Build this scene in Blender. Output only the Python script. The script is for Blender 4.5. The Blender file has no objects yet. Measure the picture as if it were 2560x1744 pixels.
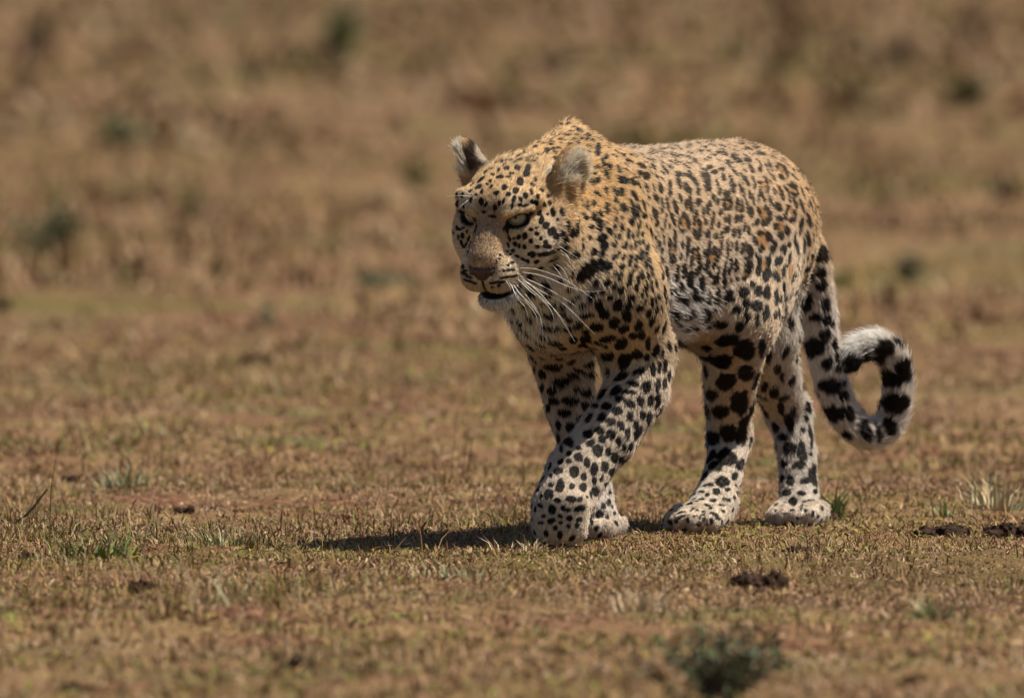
import bpy, math, os, random
import numpy as np
from mathutils import Vector, Matrix, Quaternion
from mathutils.bvhtree import BVHTree

DBG = ''
rng = np.random.default_rng(11)
random.seed(11)
sc = bpy.context.scene
R = math.radians

# ------------------------------------------------------------------ camera
CAM_D = 35.0
DEP = R(2.05)                       # how far down the paws lie from the lens
CAM_H = CAM_D * math.tan(DEP)
FPX = 1520.0 * CAM_D                # focal length in photograph pixels
PIT = DEP - math.atan(486 / FPX)
cd = bpy.data.cameras.new('camera')
cam = bpy.data.objects.new('camera', cd)
sc.collection.objects.link(cam)
cam.location = (0, -CAM_D, CAM_H)
cam.rotation_euler = (math.pi / 2 - PIT, 0, 0)
cd.sensor_width = 36.0
cd.lens = 36.0 * FPX / 2560.0
cd.clip_start = 0.5
cd.clip_end = 6000
cd.dof.use_dof = True
cd.dof.focus_distance = 34.95
cd.dof.aperture_fstop = cd.lens / 88.0
sc.camera = cam

# ------------------------------------------------------------------ sky and sun
TOSUN = Vector((0.27, 0.02, 0.48)).normalized()
w = bpy.data.worlds.new('World')
sc.world = w
w.use_nodes = True
nt = w.node_tree
sky = nt.nodes.new('ShaderNodeTexSky')
sky.sky_type = 'NISHITA'
sky.sun_disc = False
sky.sun_elevation = math.asin(TOSUN.z)
sky.sun_rotation = math.atan2(TOSUN.x, TOSUN.y)
sky.air_density = 1.0
sky.dust_density = 1.5
nt.nodes['Background'].inputs['Strength'].default_value = 0.05
nt.links.new(sky.outputs[0], nt.nodes['Background'].inputs['Color'])
sd = bpy.data.lights.new('sun', 'SUN')
sd.energy = 5.0
sd.angle = R(0.53)
sd.color = (1.0, 0.91, 0.77)
sun = bpy.data.objects.new('sun', sd)
sc.collection.objects.link(sun)
sun.rotation_euler = TOSUN.to_track_quat('Z', 'Y').to_euler()
sc.view_settings.view_transform = 'Standard'
sc.view_settings.look = 'None'
sc.view_settings.exposure = 0.72
sc.view_settings.gamma = 1.0
sc.view_settings.use_curve_mapping = False
sc.cycles.max_bounces = 6
sc.cycles.diffuse_bounces = 3
sc.cycles.glossy_bounces = 2
sc.cycles.transmission_bounces = 4
sc.cycles.transparent_max_bounces = 8

# ------------------------------------------------------------------ helpers
_fw = np.array([0, math.cos(PIT), -math.sin(PIT)])
_up = np.array([0, math.sin(PIT), math.cos(PIT)])
_rt = np.array([1.0, 0, 0])
_co = np.array([0, -CAM_D, CAM_H])


def ray(px, py):
    return _fw + _rt * ((px - 1280) / FPX) + _up * ((872 - py) / FPX)


def P(px, py, Y):
    """the point at depth Y seen at a pixel of the photograph"""
    d = ray(px, py)
    return _co + d * ((Y + CAM_D) / d[1])


def G(px, py, z=0.0):
    """the ground point seen at a pixel of the photograph"""
    d = ray(px, py)
    return _co + d * ((z - CAM_H) / d[2])


def nz(v):
    v = np.asarray(v, float)
    return v / (np.linalg.norm(v, axis=-1, keepdims=True) + 1e-12)


def vnoise(p, seed=0):
    """value noise, -1..1, on an (n,3) array"""
    i = np.floor(p).astype(np.int64)
    f = p - i
    f = f * f * (3 - 2 * f)
    out = np.zeros(len(p))
    for c in range(8):
        o = np.array([c & 1, (c >> 1) & 1, c >> 2])
        q = i + o
        h = (q[:, 0] * 73856093) ^ (q[:, 1] * 19349663) ^ (q[:, 2] * 83492791) ^ (seed * 2654435761)
        h = (h ^ (h >> 13)) * 1274126177
        h = (h ^ (h >> 16)) & 0xffff
        wv = np.prod(np.where(o == 1, f, 1 - f), axis=1)
        out += wv * (h / 32767.5 - 1)
    return out


def smooth(e0, e1, x):
    t = np.clip((x - e0) / (e1 - e0), 0, 1)
    return t * t * (3 - 2 * t)


def link(o, parent=None):
    sc.collection.objects.link(o)
    if parent is not None:
        o.parent = parent
    return o


def tag(o, label=None, cat=None, group=None, kind=None):
    if label: o['label'] = label
    if cat: o['category'] = cat
    if group: o['group'] = group
    if kind: o['kind'] = kind
    return o


def np_mesh(name, verts, faces, mat=None, smooth_shade=True):
    """faces: (n,3) or (n,4) array"""
    me = bpy.data.meshes.new(name)
    verts = np.ascontiguousarray(verts, np.float32)
    faces = np.ascontiguousarray(faces, np.int32)
    n, k = faces.shape
    me.vertices.add(len(verts))
    me.vertices.foreach_set('co', verts.ravel())
    me.loops.add(n * k)
    me.loops.foreach_set('vertex_index', faces.ravel())
    me.polygons.add(n)
    me.polygons.foreach_set('loop_start', np.arange(0, n * k, k, dtype=np.int32))
    me.polygons.foreach_set('loop_total', np.full(n, k, np.int32))
    if smooth_shade:
        me.polygons.foreach_set('use_smooth', np.ones(n, bool))
    me.update(calc_edges=True)
    if mat: me.materials.append(mat)
    return me


def set_color(me, name, col, domain='POINT'):
    a = me.attributes.new(name, 'FLOAT_COLOR', domain)
    c = np.ones((len(col), 4), np.float32)
    c[:, :3] = col
    a.data.foreach_set('color', c.ravel())


def new_mat(name):
    m = bpy.data.materials.new(name)
    m.use_nodes = True
    b = m.node_tree.nodes['Principled BSDF']
    return m, m.node_tree, b


def ramp(nt, stops):
    r = nt.nodes.new('ShaderNodeValToRGB')
    e = r.color_ramp.elements
    while len(e) > 1: e.remove(e[-1])
    e[0].position, e[0].color = stops[0][0], (*stops[0][1], 1)
    for p, c in stops[1:]:
        x = e.new(p); x.color = (*c, 1)
    return r


# ------------------------------------------------------------------ sculpting field
class Field:
    """signed distances on a rectilinear grid, meshed with surface nets"""
    def __init__(s, xs, ys, zs):
        s.ax = [np.asarray(a, np.float32) for a in (xs, ys, zs)]
        s.F = np.full([len(a) for a in s.ax], 1.0, np.float32)

    def sub(s, lo, hi):
        sl = []
        for i in range(3):
            a = np.searchsorted(s.ax[i], lo[i]); b = np.searchsorted(s.ax[i], hi[i])
            if b <= a: return None
            sl.append(slice(a, b))
        X = s.ax[0][sl[0]][:, None, None]; Y = s.ax[1][sl[1]][None, :, None]; Z = s.ax[2][sl[2]][None, None, :]
        return tuple(sl), X, Y, Z

    def comb(s, sl, d, k, cut):
        a = s.F[sl]
        if cut:
            h = np.clip(0.5 - 0.5 * (a + d) / k, 0, 1)      # smooth max(a, -d)
            s.F[sl] = a * (1 - h) + (-d) * h + k * h * (1 - h)
        else:
            h = np.clip(0.5 + 0.5 * (d - a) / k, 0, 1)
            s.F[sl] = d * (1 - h) + a * h - k * h * (1 - h)

    def cap(s, a, b, ra, rb, k=0.02, sq=None, cut=False):
        """tapered capsule; sq=(axis, factor) narrows or widens it along that axis"""
        s.chain([a, b], [ra, rb], k, [sq], cut)

    def chain(s, pts, rad, k=0.02, sq=None, cut=False):
        """capsules end to end, joined without a bulge at the joints"""
        pts = np.asarray(pts, float)
        if not isinstance(sq, list): sq = [sq] * (len(pts) - 1)
        m = max(rad) * max([q[1] if q else 1 for q in sq] + [1]) + k + 0.012
        q = s.sub(pts.min(0) - m, pts.max(0) + m)
        if q is None: return
        sl, X, Y, Z = q
        d = None
        for i in range(len(pts) - 1):
            e = s._seg(X, Y, Z, pts[i], pts[i + 1], rad[i], rad[i + 1], sq[i])
            if d is None: d = e
            else:
                kk = .006
                h = np.clip(0.5 + 0.5 * (e - d) / kk, 0, 1)
                d = e * (1 - h) + d * h - kk * h * (1 - h)
        s.comb(sl, d, k, cut)

    def _seg(s, X, Y, Z, a, b, ra, rb, sq):
        c = (a + b) / 2
        x = X - c[0]; y = Y - c[1]; z = Z - c[2]
        a2 = a - c; b2 = b - c
        fac = 1.0
        if sq:
            u = nz(sq[0]).astype(np.float32); g = 1 / sq[1] - 1
            t = (x * u[0] + y * u[1] + z * u[2]) * g
            x = x + t * u[0]; y = y + t * u[1]; z = z + t * u[2]
            a2 = a2 + u * np.dot(a2, u) * g; b2 = b2 + u * np.dot(b2, u) * g
            fac = min(1.0, sq[1])
        ba = b2 - a2; L2 = max(np.dot(ba, ba), 1e-9)
        t = np.clip(((x - a2[0]) * ba[0] + (y - a2[1]) * ba[1] + (z - a2[2]) * ba[2]) / L2, 0, 1)
        d = np.sqrt((x - a2[0] - t * ba[0]) ** 2 + (y - a2[1] - t * ba[1]) ** 2 + (z - a2[2] - t * ba[2]) ** 2) - (ra + (rb - ra) * t)
        return (d * fac).astype(np.float32)

    def ell(s, c, r, M=None, k=0.02, cut=False):
        """ellipsoid, M rows are its axes"""
        c = np.asarray(c, float)
        M = np.eye(3) if M is None else np.asarray(M, float)
        m = max(r) + k + 0.012
        q = s.sub(c - m, c + m)
        if q is None: return
        sl, X, Y, Z = q
        x = X - c[0]; y = Y - c[1]; z = Z - c[2]
        k0 = 0; k1 = 0
        for i in range(3):
            e = (x * M[i][0] + y * M[i][1] + z * M[i][2]).astype(np.float32)
            k0 = k0 + (e / r[i]) ** 2; k1 = k1 + (e / r[i] ** 2) ** 2
        k0 = np.sqrt(k0); k1 = np.sqrt(k1) + 1e-6
        s.comb(sl, k0 * (k0 - 1) / k1, k, cut)

    def mesh(s):
        F = s.F
        inside = F < 0
        n = F.shape
        cnt = np.zeros([i - 1 for i in n], np.int8)
        for c in range(8):
            o = (c & 1, (c >> 1) & 1, c >> 2)
            cnt += inside[o[0]:n[0] - 1 + o[0], o[1]:n[1] - 1 + o[1], o[2]:n[2] - 1 + o[2]]
        cell = np.argwhere((cnt > 0) & (cnt < 8))
        idx = np.full(cnt.shape, -1, np.int32)
        idx[tuple(cell.T)] = np.arange(len(cell))
        acc = np.zeros((len(cell), 3)); num = np.zeros(len(cell))
        ax = s.ax
        for d in range(3):
            for q in range(4):
                o = [0, 0, 0]
                oth = [i for i in range(3) if i != d]
                o[oth[0]] = q & 1; o[oth[1]] = q >> 1
                i0 = cell + o
                i1 = i0.copy(); i1[:, d] += 1
                f0 = F[tuple(i0.T)]; f1 = F[tuple(i1.T)]
                m = (f0 < 0) != (f1 < 0)
                t = np.where(m, f0 / np.where(m, f0 - f1, 1), 0)
                p = np.stack([ax[j][i0[:, j]] for j in range(3)], 1).astype(float)
                p[:, d] += t * (ax[d][i1[:, d]] - ax[d][i0[:, d]])
                acc += p * m[:, None]; num += m
        V = acc / num[:, None]
        faces = []
        for d in range(3):
            sl0 = [slice(None)] * 3; sl1 = [slice(None)] * 3
            sl0[d] = slice(0, n[d] - 1); sl1[d] = slice(1, n[d])
            a = inside[tuple(sl0)]; b = inside[tuple(sl1)]
            e = np.argwhere(a != b)
            oth = [i for i in range(3) if i != d]
            u, v = oth
            ok = (e[:, u] > 0) & (e[:, v] > 0) & (e[:, u] < n[u] - 1) & (e[:, v] < n[v] - 1)
            e = e[ok]
            q = []
            for du, dv in ((1, 1), (0, 1), (0, 0), (1, 0)):
                c = e.copy(); c[:, u] -= du; c[:, v] -= dv
                q.append(idx[tuple(c.T)])
            q = np.stack(q, 1)
            flip = a[tuple(e.T)]
            if d == 1: flip = ~flip
            q[~flip] = q[~flip][:, ::-1]
            faces.append(q)
        return V, np.concatenate(faces)


def axis(lo, hi, flo, fhi, coarse, fine):
    a = []
    x = lo
    while x < hi:
        a.append(x)
        dd = max(flo - x, x - fhi, 0)
        x += min(coarse, fine + 0.12 * dd)
    return np.array(a)


# ================================================================== LEOPARD
leopard = link(bpy.data.objects.new('leopard', None))
tag(leopard, 'spotted golden leopard walking with lowered head and curled black-ringed tail', 'leopard')
FWD = nz(np.array([-0.454, -0.891, 0]))
LAT = np.array([0.891, -0.454, 0])         # the animal's left, towards the lens
UP = np.array([0, 0, 1.0])

# head frame: forward, left, up
HYAW, HPIT, HROLL = R(24), R(25), R(-3)
hf = np.array([-math.sin(HYAW) * math.cos(HPIT), -math.cos(HYAW) * math.cos(HPIT), -math.sin(HPIT)])
hl = np.array([math.cos(HYAW), -math.sin(HYAW), 0])
hu = np.cross(hf, hl)
_c, _s = math.cos(HROLL), math.sin(HROLL)
hl, hu = hl * _c + hu * _s, hu * _c - hl * _s
HM = np.stack([hf, hl, hu])
EYE_A, EYE_B, EYE_C = 0.058, 0.0445, 0.012
HO = P(1233, 545, -0.20) - hf * EYE_A - hu * EYE_C       # head origin


def H(a, b, c):
    return HO + hf * a + hl * b + hu * c


def rotM(fx, ux):
    """axes with first along fx, third near ux"""
    f = nz(fx); l = nz(np.cross(ux, f)); u = np.cross(f, l)
    return np.stack([f, l, u])


coarse, fine = (0.008, 0.004) if DBG == 'quick' else (0.0055, 0.0024)
F = Field(axis(-0.20, 0.74, -0.16, 0.14, coarse, fine),
          axis(-0.42, 1.24, -0.36, 0.0, coarse, fine),
          axis(-0.01, 0.76, 0.36, 0.68, coarse, fine))


def build_body(F):
    BM = np.stack([FWD, LAT, UP])
    # ---- trunk
    tr = [(1430, 590, .12), (1510, 600, .24), (1610, 620, .38), (1710, 613, .50), (1795, 582, .62), (1860, 556, .72)]
    hh = [.146, .150, .153, .150, .140, .122]
    ww = [.095, .108, .122, .122, .110, .100]
    T = [P(*t) for t in tr]
    F.chain(T, hh, .03, [(LAT, (ww[i] + ww[i + 1]) / (hh[i] + hh[i + 1])) for i in range(len(T) - 1)])
    F.cap(P(1540, 424, .35), P(1820, 404, .75), .022, .026, .05)          # spine ridge
    # rump
    F.ell(P(1880, 540, .80), (.13, .095, .110), BM, .04)
    F.ell(P(1915, 590, .86), (.10, .080, .110), BM, .04)
    # belly sag
    F.ell(P(1690, 735, .50), (.16, .085, .072), BM, .05)
    # breast
    F.ell(P(1405, 722, .06), (.11, .088, .10), BM, .05)
    # ---- neck
    F.chain([P(1455, 550, .20), P(1390, 570, .06), P(1318, 582, -.08)], [.122, .103, .074], .03)
    F.chain([P(1410, 640, .05), P(1330, 655, -.08)], [.100, .066], .04)
    # withers, both shoulder blades
    F.cap(P(1424, 326, .23), P(1440, 480, .18), .016, .058, .04, (LAT, .8))
    F.cap(P(1455, 384, .16), P(1510, 560, .10), .022, .062, .045)
    F.cap(P(1330, 462, .0), P(1420, 376, .2), .05, .030, .04)
    # ---- left fore leg (nearest, reaching forward)
    F.cap(P(1505, 500, .10), P(1535, 735, .04), .056, .078, .04)
    F.chain([P(1540, 725, .04), P(1590, 880, .13)], [.078, .058], .03)
    F.ell(P(1608, 905, .17), (.030, .030, .036), None, .03)               # point of the elbow
    F.chain([P(1602, 880, .13), P(1592, 975, .10), P(1518, 1090, .05), P(1444, 1180, .01)], [.055, .051, .047, .045], .02)
    F.chain([P(1442, 1180, .01), P(1415, 1240, -.02), P(1396, 1300, -.04)], [.046, .047, .040], .02)
    for i, o in enumerate((-.032, -.011, .011, .031)):                    # toes hang, knuckles forward
        c = P(1396, 1311, -.055) + LAT * o * 0.9 + FWD * (.010 if i in (1, 2) else 0)
        F.cap(c + UP * .034 - FWD * .010, c - UP * .010 - FWD * .010, .0195, .0160, .020)
    for o in (-.0215, 0, .021):
        c = P(1398, 1322, -.075) + LAT * o * 0.9
        F.cap(c + UP * .012 + FWD * .012, c - UP * .02 + FWD * .008, .0022, .0030, .006, None, True)
    F.ell(P(1478, 1225, .05), (.014, .014, .016), None, .012)
    # ---- right fore leg (bearing weight)
    F.cap(P(1400, 640, .20), P(1385, 780, .16), .07, .070, .04)
    F.chain([P(1396, 800, .20), P(1402, 880, .27), P(1424, 1010, .29), P(1454, 1130, .29), P(1482, 1240, .27), P(1492, 1290, .25)],
            [.066, .051, .039, .032, .032, .033], .025)
    for i, o in enumerate((-.024, -.008, .008, .023)):
        c = P(1492, 1322, .22) + LAT * o * 0.8 + FWD * (.012 if i in (1, 2) else 0)
        F.cap(c + UP * .008 - FWD * .04, c - UP * .0, .0165, .0145, .006)
    # ---- left hind leg
    F.chain([P(1870, 560, .72), P(1838, 790, .50)], [.094, .066], .05)
    F.cap(P(1910, 640, .76), P(1862, 830, .60), .070, .046, .05)
    F.chain([P(1836, 800, .50), P(1833, 900, .54), P(1824, 1010, .62), P(1820, 1085, .66)], [.064, .047, .038, .033], .03)
    F.cap(P(1842, 1055, .70), P(1838, 1090, .70), .018, .024, .02)        # heel
    F.chain([P(1828, 1085, .68), P(1806, 1190, .60), P(1776, 1268, .53)], [.032, .029, .031], .02)
    F.cap(P(1795, 1255, .55), P(1745, 1296, .48), .032, .028, .02)
    for i, o in enumerate((-.038, -.014, .012, .035)):
        c = P(1730, 1303, .455) + LAT * o * 0.95 + FWD * (.014 if i in (1, 2) else 0)
        F.cap(c + UP * .010 - FWD * .035, c, .0185, .0165, .008)
    for o in (-.026, -.001, .0235):
        c = P(1730, 1303, .455) + LAT * o * 0.95
        F.cap(c + UP * .020 - FWD * .002, c - UP * .01 + FWD * .026, .0022, .0034, .006, None, True)
    # ---- right hind leg (trailing)
    F.cap(P(1880, 600, .80), P(1900, 830, .78), .080, .055, .04)
    F.chain([P(1905, 830, .78), P(1930, 930, .88), P(1965, 1020, 1.0)], [.055, .042, .034], .03)
    F.cap(P(1985, 985, 1.03), P(1975, 1030, 1.02), .018, .028, .02)
    F.chain([P(1972, 1030, 1.0), P(1992, 1130, .97), P(1998, 1230, .93), P(1998, 1275, .90)], [.034, .030, .030, .033], .02)
    for i, o in enumerate((-.034, -.012, .012, .034)):
        c = P(1984, 1292, .86) + LAT * o * 1.0 + FWD * (.012 if i in (1, 2) else 0)
        F.cap(c + UP * .010 - FWD * .03, c, .0175, .0160, .008)
    for o in (-.023, 0, .023):
        c = P(1984, 1292, .86) + LAT * o
        F.cap(c + UP * .020 - FWD * .002, c - UP * .01 + FWD * .024, .0022, .0034, .006, None, True)
    # ---- tail
    tl = catmull([P(*t) for t in TAIL], 4)
    F.chain(tl, np.interp(np.linspace(0, len(TAIL) - 1, len(tl)), np.arange(len(TAIL)), TAILR), .012)
    # ---- head
    def he(a, b, c, r, k=.02, M=HM, cut=False): F.ell(H(a, b, c), r, M, k, cut)
    def hc(p, q, ra, rb, k=.015, sq=None, cut=False): F.cap(H(*p), H(*q), ra, rb, k, sq, cut)
    he(-.045, 0, -.004, (.100, .078, .067), .03)              # braincase
    he(.012, 0, .024, (.060, .057, .039), .03)               # forehead
    hc((.034, 0, .016), (.112, 0, -.034), .0285, .0245, .02, (hl, 1.06))   # bridge of the nose
    hc((.020, 0, -.042), (.094, 0, -.062), .053, .036, .02)               # muzzle
    for s in (1, -1):
        he(.100, s * .0215, -.070, (.034, .0255, .0270), .014)  # whisker pad
        hc((.036, s * .040, -.042), (.085, s * .020, -.068), .032, .027, .02)    # cheek into muzzle
        he(.014, s * .053, -.030, (.056, .031, .048), .03)      # cheek
        he(-.034, s * .067, -.048, (.046, .032, .060), .025)    # jowl ruff
        hc((.053, s * .024, .034), (.024, s * .066, .033), .011, .010, .02)      # brow
        hc((.066, s * .034, -.012), (.036, s * .064, -.006), .011, .010, .012)   # lower lid
    he(.081, 0, -.119, (.031, .028, .018), .010)             # chin
    hc((-.02, 0, -.082), (.064, 0, -.108), .042, .024, .02)  # lower jaw
    # eye openings
    for s in (1, -1):
        d, t, M = eye_frame(s)
        F.ell(H(EYE_A + .006, s * (EYE_B + .002), EYE_C - .002), (.019, .0192, .0108), M, .004, True)
    for s in (1, -1):
        hc((.069, s * .028, .0262), (.045, s * .064, .0265), .0062, .0058, .006)   # upper lid shades the eye
    # mouth, slightly open
    he(.106, .004, -.1025, (.036, .031, .0082), .005, HM, True)
    for s in (1, -1):
        hc((.098, s * .022, -.0990), (.050, s * .046, -.094), .0045, .003, .006, None, True)
        he(.1345, s * .0130, -.0520, (.006, .0045, .0032), .004, HM, True)      # nostril
    # philtrum
    hc((.137, 0, -.060), (.132, 0, -.094), .0022, .0022, .005, None, True)
    # ears
    for s in (1, -1):
        base, up, M = ear_frame(s)
        c = base + up * .024
        F.ell(c, (.018, .038 if s > 0 else .024, .054 if s > 0 else .044), M, .014)
        F.ell(c + M[0] * .016 + up * .002, (.020, .030 if s > 0 else .016, .045 if s > 0 else .035), M, .005, True)
        F.cap(base - M[0] * .004 - up * .01, base + up * .010, .030, .022, .015)


def eye_frame(s):
    d = nz(hf * .84 + hl * s * .46 - hu * .05)
    t = nz(np.cross(hu, d)) * s                        # outward along the lids
    t = nz(t + hu * .13)
    return d, t, np.stack([d, t, np.cross(d, t)])


def ear_frame(s):
    if s > 0:
        base = H(-.060, .073, .010)
        up = nz(hl * .50 + hu * .80 - hf * .30); face = nz(hf * .30 + hl * .86 - hu * .06)
    else:
        base = H(-.062, -.073, .024)
        up = nz(-hl * .30 + hu * .94 + hf * .02); face = nz(-hl * .86 + hf * .34 - hu * .2)
    return base, up, rotM(face, up)


def catmull(p, n):
    p = np.asarray(p, float)
    q = np.concatenate([[2 * p[0] - p[1]], p, [2 * p[-1] - p[-2]]])
    out = []
    for i in range(len(p) - 1):
        a, b, c, d = q[i:i + 4]
        for t in np.arange(n) / n:
            out.append(.5 * (2 * b + (c - a) * t + (2 * a - 5 * b + 4 * c - d) * t * t + (3 * b - a - 3 * c + d) * t ** 3))
    out.append(p[-1])
    return np.array(out)


TAIL = [(1965, 540, .96), (2015, 620, 1.02), (2035, 700, 1.04), (2045, 790, 1.05), (2060, 880, 1.06), (2083, 970, 1.07), (2118, 1045, 1.08),
        (2168, 1082, 1.09), (2216, 1065, 1.10), (2240, 1005, 1.10), (2243, 935, 1.10), (2225, 883, 1.09), (2185, 864, 1.08), (2140, 876, 1.07), (2124, 902, 1.06)]
TAILR = [.032, .029, .0265, .0255, .0245, .0235, .023, .0225, .0215, .0210, .0205, .020, .019, .017, .012]


build_body(F)
BV, BF = F.mesh()
print('body', len(BV), len(BF))
# ---- coat markings: (x, y, half-length, half-width, turn) ellipses, one list for each stretch of the animal
MARKS = []


def marks(ox, oy, s, txt, kind=1):
    for t in txt.replace('\n', ' ').split(';'):
        v = [float(q) for q in t.split(',')] if t.strip() else None
        if not v: continue
        x, y, rx = v[:3]
        ry = v[3] if len(v) > 3 else rx
        an = v[4] if len(v) > 4 else 0
        MARKS.append((ox + x / s, oy + y / s, rx / s, ry / s, an, kind))


# near foreleg, far foreleg, breast
marks(1200, 760, 2.473, """965,310,35,30,20;985,415,40,22,-15;895,340,50,40,-50;870,245,40,30,-40;720,140,45,25,-5;790,210,50,22,-12;790,320,40,30,-20;
830,110,32,25,-30;890,150,35,25,-40;945,195,25,20;1000,190,22,25;1035,240,15,35;1085,285,22,40,10;1125,305,12,22;1030,330,18,20;1065,405,14,40,-5;
1105,395,14,35;1140,380,14,40,5;875,450,45,22,-35;940,490,40,16,5;925,545,38,16,8;1025,510,28,35;1095,500,17,35,5;1138,490,14,35,5;840,540,45,22,-35;
865,590,35,18,10;925,618,30,22,25;990,600,22,32,-10;1052,600,17,35,5;1095,600,15,45,8;780,632,32,22,-25;848,660,30,28,10;925,695,22,30;1000,685,18,28;
1040,710,16,40,10;755,700,25,28,20;805,730,28,24;868,755,22,30,-10;960,745,18,28;975,795,18,40,25;668,805,30,25,-20;738,783,30,22,10;808,808,28,30;
908,805,16,35,10;855,850,17,30;685,860,30,20,-30;730,905,30,38;790,915,17,28;887,885,16,25,10;832,948,22,33,5;610,945,24,28,-30;660,978,17,33;
925,885,15,30,30;872,960,17,25,30;550,925,14,18,20;548,970,18,14;497,975,20,12,-30;580,1040,28,33,10;705,1020,22,38;770,1005,22,32,10;812,1035,22,24,20;
483,1030,28,20,-25;440,1060,10,14;640,1068,18,24;495,1122,24,40,10;570,1125,18,20;637,1130,22,27;705,1090,14,25;775,1115,22,18,10;712,1158,24,26;
425,1172,24,30,10;440,1118,18,14;380,1190,10,16;480,1212,20,15;563,1203,28,22;660,1190,8,10;620,1205,20,14,-20;372,1243,20,12,30;445,1265,22,27;
515,1258,12,15;548,1272,14,12;618,1262,33,20,-15;345,1270,8,16;395,1310,14,14;497,1310,14,12;555,1322,20,17;612,1330,20,14,-10;440,1338,26,14,-15;
375,1350,20,8,10;465,1380,16,14;545,1368,15,15;500,1350,14,10;600,1365,15,12;
738,1298,24,24,20;795,1225,14,22;762,1245,14,20;800,1165,10,15;785,1320,12,14;720,1385,14,20,30;830,1290,8,14;690,1340,10,24,-20;770,1370,8,8;815,1250,8,10;
455,390,58,26;500,485,52,25;560,598,45,28,5;525,672,38,25;575,435,38,22,25;610,405,40,12,30;685,440,40,16,28;670,375,45,18,5;710,525,35,50,-20;
655,545,28,28,20;593,525,16,20,10;650,628,22,32,-20;712,628,20,14;628,722,26,40,-10;558,760,30,28;487,745,17,32,-10;455,600,30,26;450,535,30,25;
385,430,22,30;385,515,16,28;425,640,14,30;445,745,10,30,-20;545,848,28,35;490,840,12,35,-10;505,895,10,25;345,480,12,40,-10;340,400,10,30,-5;
440,145,60,18,5;430,65,35,18,10;465,235,45,15,20;520,290,30,12,10;605,130,35,22,-5;655,215,35,24;575,215,25,20;700,268,18,18;775,258,14,14;
660,65,48,16,-5;630,10,25,18;770,65,30,28,-10;850,20,30,20,-20;920,15,22,20;985,20,22,18;550,90,20,14;500,12,20,15;270,150,14,8,30;320,240,10,25,-20;300,320,8,25,-10""")
# hind legs and tail
marks(1600, 600, 2.0824, """455,522,62,28,-15;550,575,46,50,-30;635,560,17,50,5;665,600,14,30,5;415,630,65,30,12;
550,685,45,40,-50;600,730,20,50,15;350,690,17,32,-5;450,740,45,40,5;375,800,32,30;520,845,42,58,10;585,860,22,50,10;420,888,42,32;352,925,17,28;
460,995,42,42,10;525,1010,30,50,10;380,1030,30,40,-15;455,1130,50,38,10;520,1170,22,30,20;390,1180,34,28,5;350,1100,16,12;340,1230,18,30,30;430,1255,35,24,5;
490,1230,14,20;360,1275,25,12;500,1285,22,12,30;398,1308,18,14,20;455,1300,14,10;320,1310,16,8;440,1348,14,8;378,1355,18,8,5;320,1348,18,8;462,1355,10,8;
352,1380,16,8,5;425,1380,14,7;258,1372,18,8,-20;298,1405,10,6;385,1425,25,8,20;332,1415,10,6;308,1445,8,8;430,1408,12,6,30;490,1340,8,12;220,1415,30,6,-10;290,1360,14,6;
712,665,18,35,10;700,785,22,32;650,760,14,30,20;732,870,17,38,-10;775,935,20,45,-10;793,885,16,30;655,895,28,27,-10;655,960,38,24,-10;745,1025,25,20;
845,990,18,22,10;860,925,14,30,-10;780,1085,30,34;842,1070,18,28;890,1060,10,30;830,1170,35,25,-15;752,1165,17,20;905,1185,18,26;885,1115,10,16;785,1250,20,25;
862,1255,32,20,-15;745,1240,14,20;715,1080,10,20;765,1315,26,16,-10;840,1318,28,14;910,1308,18,16;725,1180,8,30;795,1360,22,20;880,1355,45,8,-10;840,1390,8,25,10;930,1265,8,18;735,700,10,25;
855,320,50,60,-10;880,175,25,45,-20;950,70,22,35,-10;900,105,14,15;830,440,32,48,-10;895,565,60,62;940,235,30,35;965,340,25,50;915,400,35,30;965,490,35,35;
1000,440,10,30;975,640,30,35,10;890,690,35,38,10;1020,620,15,45,-5;985,760,65,45,15;1030,670,17,20;1060,740,10,30;1005,900,60,45,15;1090,900,25,50,-20;910,810,16,30;
1055,1020,65,28,15;1170,985,34,70,-25;1100,1085,45,16,10;1240,1000,16,62,-15;1300,970,40,55,-20;1350,1000,12,40,-20;1335,850,75,62;1310,720,80,60;1370,660,40,50,20;
1250,610,45,52;1290,560,32,48,-10;1185,610,22,34,-10;1120,650,60,30,-20;1220,670,40,30""")
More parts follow.
